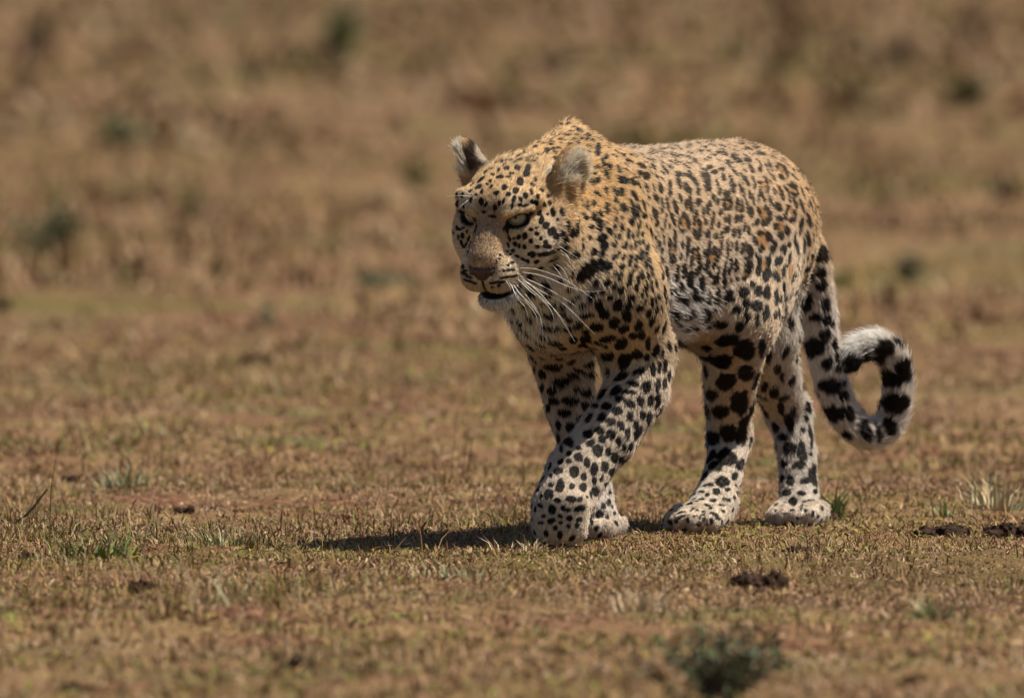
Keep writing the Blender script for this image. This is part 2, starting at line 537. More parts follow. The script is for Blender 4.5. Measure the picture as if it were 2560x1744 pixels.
# flank, loin, thigh and belly
marks(1480, 340, 5.653, """860,440,35,45,-20;930,320,45,22,30;1020,480,30,70,-30;1100,450,40,30,30;760,570,45,55,10;640,560,40,40;950,740,45,60,-10;860,735,20,45,-15;
900,580,25,50,-20;1090,800,35,50;1090,680,30,45;1210,660,35,80,-20;1230,540,50,35,20;1330,560,45,30,20;1330,740,35,60,-15;1235,890,30,60,-10;1380,850,14,90,5;1320,960,25,60;
1390,1010,28,65;1490,940,30,45,10;1485,760,25,70,-5;1420,620,35,60,-35;1640,640,28,100,-10;1560,580,25,60,-20;1640,770,30,25,30;900,890,35,60,-25;750,730,35,50,-20;770,880,50,30,20;
980,950,25,60,-10;1050,960,28,80,-10;1170,1000,35,80,-15;860,1100,60,70,-10;890,1230,50,50;730,1130,30,30;720,980,25,60,-15;650,1030,20,45,-10;635,1100,14,50;570,1080,25,70,-20;
560,960,20,60,-30;610,870,25,70,-20;1030,1160,25,60,5;1130,1180,30,70,-20;1080,1290,22,50;980,1340,22,40;1280,1120,30,40;1345,1230,28,80,-5;
1225,1240,22,70,5;1260,1350,40,30,-20;1460,1100,28,40;1430,1210,18,60;1510,1230,20,50,-10;1590,1210,28,40,-10;1560,1090,20,50;1625,1050,20,60,-15;1660,980,20,30;1500,1390,25,60,10;
1435,1380,22,60,-10;1620,1380,30,45;1680,1240,16,60;1160,1430,22,90;1350,1480,28,50;1090,1520,30,60;1260,1530,25,40;1005,1460,18,60;
575,650,35,50,-20;470,640,25,45,-20;650,700,25,40,-20;940,1520,18,60;560,820,20,40,-20;690,520,40,25,20;790,340,60,30,20;
700,300,30,20;560,290,50,25;430,280,40,35;420,190,50,30;590,190,60,25;860,240,60,25;1000,250,55,25,20;1150,290,60,25,15;1290,300,60,25,15;1430,350,50,25,15;680,430,50,35,10;500,370,50,30,10;
1140,390,60,22,20;1320,440,50,22,30;1480,400,55,22,15;1560,480,45,25,30;800,460,25,22""")
marks(1750, 340, 5.655, """330,160,60,30,10;450,150,70,25,10;560,120,50,22,5;550,220,50,22,20;310,260,60,40,10;680,190,50,30,20;860,260,50,35,20;830,170,40,20,10;1040,310,50,22,20;
960,210,60,14,20;720,130,40,18,15;530,360,80,35,35;460,300,25,20;660,350,45,35,10;830,390,25,60,-30;980,420,22,70,-25;920,430,18,40,-20;720,470,25,60,-30;840,480,30,40;1080,440,18,60,10;
1140,420,60,16,20;1200,500,30,70,-25;1220,570,25,30;1140,590,45,30,30;1020,590,60,30,40;960,520,18,40,-40;400,420,60,25,35;480,520,50,30,40;200,520,40,30;130,450,40,30;300,480,40,30;
320,580,28,50,-20;240,690,20,70,-15;270,790,20,50;60,560,40,30;130,680,20,80,-5;80,720,25,60;430,620,22,60,-20;450,740,28,70,-20;480,700,30,25;560,740,28,60,-15;610,830,20,60,-10;
590,580,25,40,-30;650,650,25,60,-15;670,700,22,20;740,620,18,50,-20;760,700,16,50;840,660,25,22;920,630,22,50,-25;945,740,20,70,5;840,800,14,50;820,870,20,60,10;880,870,25,60,-15;
690,840,22,50,-10;740,890,16,50;1040,780,28,45,-10;1110,740,25,50,-30;1150,850,32,60,-15;1290,710,50,30,20;1350,770,20,60,-15;1330,840,40,22,30;1210,760,20,60,-30;1250,880,25,60,-15;
1330,940,25,70,-20;1440,800,20,80,-20;1500,770,40,30,40;1330,590,60,18,40;1320,500,60,14,40;1190,390,50,14,35;990,930,25,60,-20;1100,1000,40,50,-20;1060,1010,25,40;240,950,28,40;
280,1080,30,45;180,880,25,50,-15;130,960,20,40;100,1040,20,60;35,1080,20,50;70,1210,25,45;340,900,40,22;330,990,22,60;430,960,22,70;400,1030,40,25;370,830,40,40;520,940,25,50;
590,990,22,70,-5;500,1030,20,30;570,1060,30,22;670,1040,28,80,-10;720,1080,30,70;740,950,16,40;350,1190,22,40;405,1190,22,60;500,1170,28,50;575,1170,30,40;820,1070,25,60,-20;
910,1020,30,40,-10;970,1110,35,70,-10;880,1230,35,40;790,1220,40,45,10;940,1210,35,50,10;1230,1010,35,30;1210,1070,18,40;1330,1110,35,50,-10;1280,1190,50,30,10;1110,1170,45,35,20;
1060,1280,30,45,10;1220,1350,40,60,-10;1130,1420,40,40;1430,1010,25,80,-15;1550,960,30,60,-25;1580,1070,25,60,-20;1520,990,14,50;1410,1280,35,90,10;1520,1230,50,30,50;1520,1160,35,50,-20;
620,1290,20,60,10;680,1340,22,60,-10;820,1370,60,28,-5;960,1420,40,60,-20;540,1360,22,60;470,1370,22,60;250,1260,22,40;160,1230,18,60;180,1140,18,50;90,1390,25,50;210,1420,35,35;
300,1400,18,40;360,1330,40,40;1330,1430,20,60;1590,1430,16,70;1640,1330,14,80;1660,1440,12,60;1640,1180,14,60""")
marks(1640, 600, 6.086, """195,120,20,110,-3;290,110,16,80;245,280,45,50;390,80,25,45;365,250,20,50;470,150,28,110,8;600,130,40,30;545,270,25,110,5;640,280,22,90,-5;660,420,30,50,20;
620,480,35,50,30;740,210,30,50;800,110,22,110,5;880,160,40,55;910,280,22,50;870,390,30,40;770,370,30,60,10;790,520,30,45,-20;740,450,25,40;970,150,20,120,10;1080,150,22,110;
1140,100,16,60;1210,100,25,70;60,320,45,55;140,520,40,110;90,560,25,60;310,510,35,100,5;420,470,35,90,5;510,600,45,90,5;930,500,22,70,10;900,600,50,70,20;1120,400,28,110,10;1200,390,30,80;
1030,480,25,110,10;1030,640,28,60;680,660,40,110,10;545,790,30,80,10;600,870,50,40;180,770,40,50,20;140,920,40,50;375,720,30,55;290,850,40,45;400,890,40,50;770,820,35,40;740,930,40,60,10;
690,1040,50,50,10;920,850,35,90,10;860,920,40,45;840,1030,30,30;240,1100,70,70,20;450,1110,60,90,30;330,1240,40,40;1010,1290,80,50,-15;1150,900,30,30;1230,1060,60,45;290,1460,90,50,20;
580,1310,70,40,40""")
marks(1840, 580, 5.6545, """260,130,35,60,-25;340,240,45,45;450,70,45,55,-10;510,240,40,60,20;530,170,30,40;320,20,60,25,-5;620,50,40,45;660,240,40,60;740,180,35,40;180,270,40,80,-25;
150,360,40,25;80,230,25,60;170,500,45,90,10;100,650,35,25;320,410,28,50;440,410,38,60;305,540,35,70;420,610,45,80,10;590,410,45,60,15;660,550,25,60,10;560,640,45,60,-30;740,380,22,90,15;
860,450,35,50;790,650,40,70,20;910,540,22,90,10;220,740,35,45;105,840,55,70;310,830,45,60;430,850,40,80;670,800,35,70;560,920,50,80;620,950,50,50;850,230,35,120,-15;950,200,35,100,-5;
1000,90,40,90,-15;1000,350,25,80,10;300,1050,60,60;420,1150,50,110,10;140,1030,40,70;150,1200,40,80;300,1250,30,110;690,970,30,70,20;690,1080,40,40;550,1170,40,50;640,1200,40,40""")
# tawny hearts of the rosettes
marks(1750, 340, 5.655, "1140,500,50,70,-20;1110,790,40,60;1280,1090,40,60;880,1110,70,100,-15;850,1440,110,110;1120,1290,60,90;540,1020,40,70;380,960,45,60;900,700,50,70;1290,770,40,50;470,180,90,35", 2)
marks(1840, 580, 5.6545, "370,130,100,120;380,500,50,100;130,570,50,70;760,560,60,150;600,560,50,60", 2)
marks(1480, 340, 5.653, "1290,1230,50,80;1470,1200,40,100;1350,950,40,80", 2)
marks(1640, 600, 6.086, "245,190,30,70;600,240,35,80;850,290,45,60", 2)
# face, neck and shoulder; far-side nose streaks are tear line and painted shading
marks(1600, 600, 2.0824, "215,1440,26,7,-20;250,1458,7,13;330,1452,7,10;372,1462,9,15;402,1448,13,7;285,1436,12,6;350,1478,8,10;425,1465,7,12;190,1462,9,9;300,1480,9,8;855,1415,7,16;790,1405,14,7;900,1420,7,16;760,1425,12,8;925,1440,6,12;820,1445,8,10")
marks(1080, 280, 2.73, """778,775,22,28,20;812,815,25,28,20;845,850,20,20;890,830,14,20;712,790,12,10;675,800,16,12;
635,845,18,22,-10;590,855,14,16;560,860,8,8;675,880,15,17;715,830,16,13;740,862,12,14;568,900,14,17;595,915,10,16;630,920,15,17;717,920,16,14;775,890,14,18,20;512,818,9,18,-15;524,855,8,20,-10;300,795,8,28,10;284,835,8,24,15;262,905,7,28,20;246,960,7,24,15;
790,918,28,15;910,872,16,22;690,975,18,20;785,965,55,14,-18;660,968,8,10;715,1022,18,12,-15;655,1020,10,14;620,1005,24,10,30;580,985,20,8,25;825,1000,40,8,-25;
860,930,8,14;530,870,10,14;520,905,8,20,-20;555,945,8,14;
490,1083,14,10;520,1078,12,10;550,1075,14,12;500,1128,35,9,-8;560,1120,25,9,-8;420,1165,35,5,-8;480,1160,30,5,-8;545,1028,16,8;520,1045,10,6;515,950,10,8;535,970,10,8;
545,945,8,10;465,975,8,8;460,1000,8,8;440,1020,8,8;410,1195,14,4;455,1185,10,4;
210,1055,20,16;200,1030,10,8;215,1100,28,10,25;250,1125,25,8,20;240,1150,28,7,20;285,1165,20,6,20;225,1080,15,8,20;
210,845,14,20,-10;200,890,10,20,-10;185,800,14,10;215,790,14,8;240,815,9,12;180,855,8,18;250,865,9,22,20;215,920,8,12;230,910,8,20,20;170,790,10,16;
1100,720,20,25;1140,770,20,45,-5;1085,790,16,16;985,800,22,50;1150,860,35,25,-10;1165,910,28,35,-30;1100,955,25,22;1155,960,20,45,20;1065,1080,95,42,-35;975,975,50,25,25;
1020,920,14,28;1020,870,12,12;995,730,20,15;925,770,12,30;1190,760,10,10;1097,625,14,18;1055,640,10,30;1025,635,8,14;1190,655,14,38,-5;1250,610,16,20;1290,550,18,30,-20;
1250,550,14,35,-15;1185,545,14,28,-10;1305,660,20,35,-15;1255,680,8,14;
1110,1170,20,25;
1090,1240,30,20,-20;1025,1320,30,20,-5;1075,1265,20,35,10;985,1255,18,14;1240,1440,30,30,-40;

930,88,22,17,-10;1005,130,28,20,30;880,88,18,14;1060,160,18,17;1095,200,14,14;950,135,22,12;
1130,240,18,25,-20;1130,285,18,28,-10;1165,345,14,30,-15;1205,375,14,28,-20;1190,310,14,20,-20;1275,395,14,30,-30;1315,470,16,25,-25;1280,470,14,30,-25;1190,430,14,35,-25;
1130,470,18,20;""")

# brow and crown
marks(1180, 330, 6.597, """540,410,60,22,-5;600,355,45,22,-10;675,390,25,35,20;780,415,55,25,-20;1050,400,75,22,15;900,455,65,15,5;1010,450,60,14,15;960,505,85,20,5;1170,540,40,35,20;1240,490,40,30;
720,320,50,25;700,525,35,25;610,490,50,25;490,510,35,40,20;390,430,60,18,-25;310,465,45,18,-20;440,380,50,16,-15;210,555,55,22,-30;110,580,45,25,-35;350,530,50,25,-20;400,535,25,20;
180,640,50,25,-30;320,620,45,20,-20;440,640,25,40,20;570,610,46,36;340,705,35,20;420,755,30,22;650,690,45,20,-10;600,745,40,15;150,790,70,28,-40;110,910,55,35,-30;300,810,25,25;250,860,25,20;
480,740,40,30;160,985,25,45,10;70,1035,25,25;1080,620,50,40;920,600,45,45;890,690,50,50;790,820,60,60;750,600,45,50;720,965,50,45;600,1030,40,40;1100,790,50,28,45;1000,880,45,22,30;
1140,960,45,30,30;980,990,28,45,-20;880,1050,45,55,-30;1080,1060,35,40;1250,1060,35,30;690,1110,35,60,10;660,1220,22,60,10;800,1110,35,45,-30;1020,1160,70,46,20;880,1215,65,25,-10;
790,1210,40,25,-20;1190,1200,40,45,-10;1390,1130,35,35;1330,1330,40,70,-10;1470,1310,30,70,-15;1110,1340,35,45,10;1240,1355,22,25;1145,1450,40,70,15;520,1140,25,60,20;450,1180,30,40,10;
230,1200,25,45,20;150,1150,40,60,-10;380,1250,30,55,10;330,1390,70,22,5;200,1320,30,25;880,330,60,18,10;1240,310,45,40,10;1340,320,30,60,-35;1420,290,45,30,10;1360,470,45,60;1300,180,60,25,10;
1170,215,50,22;1050,260,40,45;940,250,40,25;830,210,60,25,-20;760,240,40,18,-20;1500,370,30,35;1570,285,40,25;1580,70,40,28;1680,140,45,35;1740,190,30,45;1600,210,40,22;1800,120,35,25;
1880,150,30,35;1900,65,45,40;1480,60,60,30;1190,130,60,20;1430,150,50,20;1040,180,45,30;1450,200,40,20;1520,150,35,25""")
# shoulder
marks(1480, 540, 6.086, """355,50,22,40,-5;450,30,22,30;335,170,30,50,-5;445,190,28,70;590,100,38,60,-15;550,280,25,70;620,310,20,55;685,270,20,50;765,280,25,45;690,180,12,60;720,110,22,50;820,165,22,35;
345,310,18,30;405,320,25,45;345,430,35,60,10;510,430,22,60,5;470,470,30,30;585,480,20,60;655,450,20,70,5;715,410,22,40;770,400,20,45;830,520,30,90,10;740,600,35,90,5;670,650,25,60;480,640,30,50,20;
580,680,28,80,15;330,640,30,50,30;270,750,45,45,30;395,575,28,40,20;220,790,35,45,20;455,780,35,50,10;360,870,28,40,15;430,910,35,70,20;670,780,30,45,-10;800,730,18,70,-3;840,720,18,90;875,680,15,50,-15;
900,840,22,80,-12;760,890,28,70,-15;850,920,20,60,-10;610,860,22,60,15;570,980,35,110,12;700,980,28,80,-10;665,1080,35,55,-10;905,1060,22,90,-8;970,1030,18,70,-8;830,1060,16,80,-5;790,1110,22,60,5;
820,1180,12,50;750,1220,22,50;600,1240,55,50;570,1380,50,50,10;700,1390,38,60,5;800,1300,25,60,15;900,1310,25,70;950,1270,25,60,-10;970,1430,30,60;1045,1430,22,80;1010,1240,20,50,-20;850,1480,35,60;
440,1130,50,65,20;390,1330,55,70,20;335,1070,35,45,10;220,1010,50,50,-35;270,1240,45,50,20;160,1150,50,30;50,1030,45,40;930,480,30,40""")

# ---- bones that name the stretches of the body: direction of the coat, its length and its ground colour
BONES = [
    ('head', [HO - hf * .06, HO + hf * .04], .085),
    ('neck', [P(1330, 560, -.05), P(1455, 520, .20)], .11),
    ('trunk', [P(1455, 570, .18), P(1620, 600, .38), P(1860, 550, .80), P(1930, 560, .92)], .125),
    ('lfore', [P(1525, 640, .06), P(1560, 760, .06), P(1583, 880, .13), P(1500, 1090, .05), P(1442, 1180, .01), P(1400, 1330, -.06)], .06),
    ('rfore', [P(1385, 780, .18), P(1408, 880, .27), P(1426, 1010, .29), P(1482, 1240, .27), P(1494, 1330, .23)], .045),
    ('lhind', [P(1875, 640, .66), P(1838, 800, .50), P(1824, 1010, .62), P(1828, 1085, .68), P(1776, 1268, .53), P(1735, 1310, .46)], .055),
    ('rhind', [P(1890, 740, .80), P(1905, 830, .78), P(1965, 1020, 1.0), P(1998, 1230, .93), P(1988, 1305, .87)], .045),
    ('tail', [P(*t) for t in TAIL], .026),
]
ZN = {b[0]: i for i, b in enumerate(BONES)}


def zones(p):
    """weights (n, zones), along-bone position (n, zones), bone direction (n, zones, 3)"""
    n = len(p)
    D = np.empty((n, len(BONES))); T = np.empty((n, len(BONES))); V = np.empty((n, len(BONES), 3))
    for i, (nm, pts, rad) in enumerate(BONES):
        best = np.full(n, 9.); m = len(pts) - 1
        for j in range(m):
            a = np.asarray(pts[j]); ba = np.asarray(pts[j + 1]) - a
            t = np.clip((p - a) @ ba / (ba @ ba), 0, 1)
            d = np.linalg.norm(p - a - t[:, None] * ba, axis=1)
            if nm == 'lhind' and j == 0: d = d - .03
            if nm == 'lfore' and j == 0: d = d - .01
            k = d < best
            best[k] = d[k]; T[k, i] = (j + t[k]) / m; V[k, i] = nz(ba)
        D[:, i] = best - rad
    W = np.exp(-(D - D.min(1, keepdims=True)) / .012)
    return W / W.sum(1, keepdims=True), T, V


def headco(p):
    return (p - HO) @ HM.T


def lerp(a, b, t):
    return a + (np.asarray(b) - a) * t[:, None]


def coat(p, n):
    """ground colour, coat direction, hair length, hair lift and hair density at surface points"""
    W, T, V = zones(p)
    N = len(p)
    col = np.zeros((N, 3)); flow = np.zeros((N, 3)); ln = np.zeros(N); lift = np.zeros(N); den = np.zeros(N)
    ns = vnoise(p * 14, 3) * .5 + vnoise(p * 40, 4) * .25
    one = np.ones((N, 1))
    # trunk and neck
    zc = .50 + ns * .02
    down = smooth(.05, -.13, p[:, 2] - zc)                     # 0 on the back .. 1 on the belly
    gold = np.array([.64, .50, .35]); cream = np.array([.74, .63, .515]); white = np.array([.82, .79, .76]); tawny = np.array([.42, .25, .105])
    c = lerp(gold * one, cream, smooth(0, .45, down + ns * .12))
    c = lerp(c, white, smooth(.60, 1.0, down + ns * .25) * .9)
    ridge = smooth(.60, .66, p[:, 2])
    c = lerp(c, np.array([.42, .31, .22]), ridge * .5)
    rear = smooth(.55, .95, (p - P(1455, 570, .18)) @ -FWD / .75)
    c = lerp(c, c * np.array([1.0, .93, .81]), rear * (1 - smooth(.5, 1, down)))
    w = W[:, ZN['trunk']]
    col += c * w[:, None]; flow += (-FWD - UP * (.25 + .35 * (1 - down))[:, None]) * w[:, None]
    ln += w * (.0095 + .015 * smooth(.75, 1, down)); lift += w * (22 + 12 * smooth(.75, 1, down)); den += w * 1.0
    w = W[:, ZN['neck']]
    front = smooth(.0, .8, -(n @ UP) * .6 + (n @ FWD) * .5)
    c = lerp(np.array([.64, .44, .215]) * one, np.array([.72, .61, .47]), smooth(.58, .44, p[:, 2] + ns * .03))
    c = lerp(c, white, smooth(.35, .8, front + ns * .2) * smooth(.50, .40, p[:, 2]))
    col += c * w[:, None]; flow += (-FWD * .8 - UP * .55) * w[:, None]
    ln += w * (.0105 + .008 * front); lift += w * 24; den += w * 1.05
    # legs
    for nm in ('lfore', 'rfore', 'lhind', 'rhind'):
        i = ZN[nm]; w = W[:, i]; t = T[:, i]
        side = (n @ LAT) * (1 if nm[0] == 'l' else -1)
        inner = smooth(.25, -.55, side + ns * .2)
        c = lerp(np.array([.62, .50, .365]) * one, np.array([.65, .57, .48]), smooth(.22, .60, t + ns * .08))
        c = lerp(c, np.array([.60, .55, .495]), inner * .9)
        if nm == 'lfore':
            c = lerp(c, np.array([.60, .48, .355]), np.ones(N) * .35)
        if nm == 'lfore': c = lerp(c, np.array([.66, .49, .29]), smooth(.30, .05, t + ns * .1))
        paw = smooth(.86, .98, t)
        c = lerp(c, np.array([.56, .47, .37]), paw * .6)
        col += c * w[:, None]
        back = 0.18 if 'hind' in nm else 0.08
        flow += (V[:, i] - FWD * back) * w[:, None]
        ln += w * (.0095 - .0035 * smooth(.55, .9, t) + .006 * inner * (1 - smooth(.3, .6, t)))
        lift += w * (20 - 4 * paw); den += w * (1.15 + .55 * smooth(.4, .8, t))
    # tail
    i = ZN['tail']; w = W[:, i]; t = T[:, i]
    c = lerp(np.array([.52, .37, .22]) * one, np.array([.70, .64, .58]), smooth(.02, .25, t + ns * .1))
    c = lerp(c, np.array([.82, .79, .74]), smooth(.80, .86, t))
    col += c * w[:, None]; flow += V[:, i] * w[:, None]
    ln += w * (.012 + .006 * smooth(.5, .9, t)); lift += w * 28; den += w * 1.3
    # head
    i = ZN['head']; w = W[:, i]
    h = headco(p)
    c = np.array([.61, .43, .235]) * one
    c = lerp(c, np.array([.68, .56, .41]), smooth(.0, -.05, h[:, 2] + .02 * ns))                      # cheek paler
    c = lerp(c, np.array([.70, .60, .48]), smooth(.030, .055, np.abs(h[:, 1])) * smooth(.02, -.015, h[:, 2]) * smooth(.06, .02, np.abs(h[:, 0] - .03)) * .7)
    bridge = smooth(.036, .014, np.abs(h[:, 1]) + ns * .006) * smooth(.025, .075, h[:, 0]) * smooth(-.064, -.050, h[:, 2])
    c = lerp(c, np.array([.40, .285, .185]), bridge * .9)
    pad = smooth(-.052, -.066, h[:, 2]) * smooth(.07, .09, h[:, 0])
    c = lerp(c, np.array([.56, .45, .33]), pad * .9)
    eyed = np.min([np.linalg.norm(p - H(EYE_A + .004, s * EYE_B, EYE_C), axis=1) for s in (1, -1)], axis=0)
    above = smooth(.010, .026, h[:, 2] - EYE_C) * smooth(.042, .024, np.abs(np.abs(h[:, 1]) - .052)) * smooth(.055, .030, eyed)
    c = lerp(c, np.array([.66, .55, .40]), above * .8)
    chin = smooth(-.104, -.110, h[:, 2])
    c = lerp(c, np.array([.78, .75, .71]), chin * .95)
    fl = p - H(.15, 0, -.04); fl = nz(fl) + np.where(h[:, 2:3] < -.03, -hu * .25, 0) + np.where(chin[:, None] > .5, hf * .6 - hu * .3, 0)
    L = .0045 + .0075 * smooth(.03, -.05, h[:, 0]) + .006 * smooth(-.03, -.08, h[:, 2]) * smooth(.06, .0, h[:, 0]) + .006 * chin
    for s in (1, -1):
        base, up, M = ear_frame(s)
        q = (p - base - up * .026) @ M.T
        e = smooth(1.25, 1.0, np.sqrt((q[:, 0] / .032) ** 2 + (q[:, 1] / .044) ** 2 + (q[:, 2] / .058) ** 2)) * smooth(-.018, -.004, q[:, 2])
        inn = smooth(.15, .5, n @ M[0])
        rim = smooth(.70, .92, np.sqrt((q[:, 1] / .040) ** 2 + (q[:, 2] / (.054 if s > 0 else .047)) ** 2))
        ec = lerp(np.array([.05, .035, .028]) * one, np.array([.85, .77, .64]), inn)
        ec = lerp(ec, np.array([.07, .045, .035]), inn * smooth(.004, -.016, q[:, 2]) * smooth(.024, .012, np.abs(q[:, 1] - .004)) * (.9 if s > 0 else 0))  # shade of the near ear's cavity painted into the colour
        ec = lerp(ec, np.array([.66, .47, .27]), rim * (1 - .6 * inn))
        patch = (1 - inn) * smooth(.020, .012, np.hypot(q[:, 1], q[:, 2] - .008))
        ec = lerp(ec, np.array([.62, .55, .48]), patch)
        c = lerp(c, ec, e); fl = lerp(fl, up + M[0] * .2, e)
        L = L + (.006 + .013 * inn * (1 - rim) - L) * e; earin = e * inn if s > 0 else np.maximum(earin, e * inn)
    col += c * w[:, None]; flow += nz(fl) * w[:, None]
    ln += w * L; lift += w * (17 + 10 * smooth(.05, -.04, h[:, 0]) + 16 * earin); den += w * 2.3
    # bare skin: nose leather, lips, lids, mouth
    bare = np.zeros(N)
    for s in (1, -1):
        d, t, M = eye_frame(s)
        q = (p - H(EYE_A + .006, s * (EYE_B + .002), EYE_C - .001)) @ M.T
        rr = np.sqrt((q[:, 1] / .0192) ** 2 + (q[:, 2] / .0108) ** 2)
        near = np.abs(q[:, 0]) < .03
        lid = near * smooth(1.22, 1.10, rr)
        inner = near * smooth(1.0, .7, np.sqrt(((q[:, 1] + .0215) / .009) ** 2 + ((q[:, 2] + .005) / .0055) ** 2))
        outer = near * smooth(1.0, .7, np.sqrt(((q[:, 1] - .022) / .009) ** 2 + ((q[:, 2] - .001) / .003) ** 2))
        col = lerp(col, np.array([.012, .009, .008]), np.clip(lid + inner + outer * .8, 0, 1))
        bare = np.maximum(bare, near * smooth(1.12, 1.0, rr))
    nose = smooth(1.06, .96, nosef(h))
    col = lerp(col, np.array([.075, .042, .036]), nose); bare = np.maximum(bare, nose)
    lip = smooth(.0125, .0090, np.abs(h[:, 2] + .1020)) * smooth(.045, .06, h[:, 0]) * (h[:, 2] > -.1145)
    col = lerp(col, np.array([.015, .010, .010]), lip); bare = np.maximum(bare, lip)
    phil = smooth(.0035, .0018, np.abs(h[:, 1])) * smooth(.11, .12, h[:, 0]) * (h[:, 2] < -.058) * (h[:, 2] > -.1)
    col = lerp(col, np.array([.04, .025, .02]), phil)
    den = den * (1 - bare)
    return col, flow, ln, lift, den, W, T


def nosef(h):
    """<1 on the bare nose: wide above, narrowing to the lip"""
    wdt = np.interp(-h[:, 2], [.040, .046, .056, .068], [.023, .0245, .015, .004])
    return np.maximum(np.abs(h[:, 1]) / wdt, np.abs(h[:, 2] + .0525) / .0130) + (h[:, 0] < .10) * 5


# ---- vertex normals and a ray tester for laying the markings on the coat
me = np_mesh('body', BV, BF)
VN = np.empty(len(BV) * 3, np.float32)
me.vertex_normals.foreach_get('vector', VN)
VN = VN.reshape(-1, 3).astype(float)
bvh = BVHTree.FromPolygons([tuple(v) for v in BV], [tuple(f) for f in BF.tolist()])
CAMV = Vector(_co)


def hit(px, py):
    loc, nor, idx, dist = bvh.ray_cast(CAMV, Vector(nz(ray(px, py))))
    return (np.array(loc), np.array(nor), idx) if loc is not None else None


SP = []                                   # centre, normal, u/ru, v/rv, reach, kind (1 dark, 2 tawny)


def add_spot(c, n, u, v, ru, rv, kind):
    D = np.linalg.pinv(np.stack([u * ru, v * rv], 1))        # rows turn an offset into ellipse coordinates
    SP.append((c, n, D[0], D[1], max(ru, rv) * 1.45, kind))


for px, py, rx, ry, an, kind_ in MARKS:
    h_ = hit(px, py)
    if h_ is None: continue
    c, n, idx = h_
    n = nz(VN[BF[idx]].mean(0))
    m = ray(px, py); m = m / m[1]; sc_m = (c[1] + CAM_D) / FPX
    a = R(an)
    for k, (ex, ey, r) in enumerate(((math.cos(a), math.sin(a), rx), (-math.sin(a), math.cos(a), ry))):
        d = _rt * ex - _up * ey                                  # screen direction
        den_ = -np.dot(n, nz(m))
        d3 = d + nz(m) * (np.dot(n, d) / max(den_, .35))         # slide it onto the surface
        ln_ = min(np.linalg.norm(d3), 1.9)
        if k == 0: u, ru = nz(d3), r * sc_m * ln_
        else: v, rv = nz(d3), r * sc_m * ln_
    if any(np.dot(c - b_, u_) > -.022 and np.linalg.norm(c - b_ - u_ * .022) < .060 for b_, u_, _ in (ear_frame(1), ear_frame(-1))): continue
    g_ = 1.0 if kind_ == 2 else (.90 if px > 1985 and py > 640 else 1.42 if 1672 < px < 2060 and py < 780 or 1560 < px < 1700 and py < 540 else 1.14 if 1480 < px < 2060 and py < 840 else 1.16 if px < 1480 and py < 760 else 1.14)
    add_spot(c, n, u, v, max(ru * g_, .0026), max(rv * g_, .0026), kind_)
n_hand = len(SP)

# ---- the rest of the coat: rosettes on trunk and thigh, solid spots elsewhere, spaced by a dart throw
cand = rng.permutation(len(BV))[:45000]
cp, cn = BV[cand], VN[cand]
_, cfl, _, _, cden, cW, cT = coat(cp, cn)
occ = np.zeros(len(cp), bool); occ2 = np.zeros(len(cp), bool)
for c, n, u, v, rr, kd in SP:
    d2 = ((cp - c) ** 2).sum(1)
    occ |= d2 < (rr * .75 + .0060) ** 2
    occ2 |= d2 < (rr * .75 + .0150) ** 2
hh_ = headco(cp)
cell = {}


def near_ok(p, r):
    k = np.floor(p / .04).astype(int)
    for dx in (-1, 0, 1):
        for dy in (-1, 0, 1):
            for dz in (-1, 0, 1):
                for q, qr in cell.get((k[0] + dx, k[1] + dy, k[2] + dz), ()):
                    if ((p - q) ** 2).sum() < (.5 * (r + qr)) ** 2: return False
    return True


zi = cW.argmax(1)
EARS = (ear_frame(1), ear_frame(-1))
for i in range(len(cp)):
    if occ[i]: continue
    if any(np.dot(cp[i] - b_, u_) > -.03 and np.linalg.norm(cp[i] - b_ - u_ * .018) < .066 for b_, u_, _ in EARS): continue
    z = BONES[zi[i]][0]; t = cT[i, zi[i]]; p = cp[i]; n = cn[i]
    ros = False
    if z == 'trunk':
        top = p[2]
        if top > .612: sp, r = .0195, .0062
        elif top < .37: sp, r = .040, .0125
        else: sp, r, ros = .0295, .0128, True
    elif z == 'lhind' and t < .28 and p[2] > .42: sp, r, ros = .033, .0142, True
    elif z == 'rhind' and t < .2: sp, r = .034, .010
    elif z == 'neck':
        if p[2] > .60: sp, r = .017, .0055
        else: sp, r = .024, .0072
    elif z == 'head':
        if hh_[i, 0] > .06 or hh_[i, 2] < -.09: continue
        sp, r = .0165, .0046
    elif z == 'tail':
        if t > .80: continue
        sp, r = .040, .0100
    elif z in ('lfore', 'rfore'): sp, r = (.028, .0085) if t < .7 else (.021, .0056)
    else: sp, r = (.034, .0110) if t < .75 else (.019, .0050)
    if ros and occ2[i]:
        ros = False; sp, r = .020, .0050
    if not near_ok(p, sp): continue
    cell.setdefault(tuple(np.floor(p / .04).astype(int)), []).append((p, sp))
    f = cfl[i] - n * np.dot(n, cfl[i]); u = nz(f); v = np.cross(n, u)
    r *= rng.uniform(.85, 1.15)
    if not ros:
        add_spot(p, n, u, v, r * rng.uniform(1.0, 1.45), r * rng.uniform(.75, 1.0), 1)
    else:
        ru, rv = r * rng.uniform(1.0, 1.2), r * rng.uniform(.8, 1.0)
        add_spot(p, n, u, v, ru * .95, rv * .95, 2)
        k = rng.integers(4, 7); a0 = rng.uniform(0, 6.28); gap = rng.integers(0, k) if rng.random() < .6 else -1
        for j in range(k):
            if j == gap: continue
            a = a0 + j * 6.283 / k + rng.normal() * .12
            q = p + u * math.cos(a) * ru * .82 + v * math.sin(a) * rv * .82
            tt = -u * math.sin(a) * ru + v * math.cos(a) * rv; tt = nz(tt); bb_ = np.cross(n, tt)
            seg = 3.5 * r / k
            add_spot(q, n, tt, bb_, seg * rng.uniform(.8, 1.15), r * rng.uniform(.34, .50), 1)
print('marks', n_hand, len(SP))


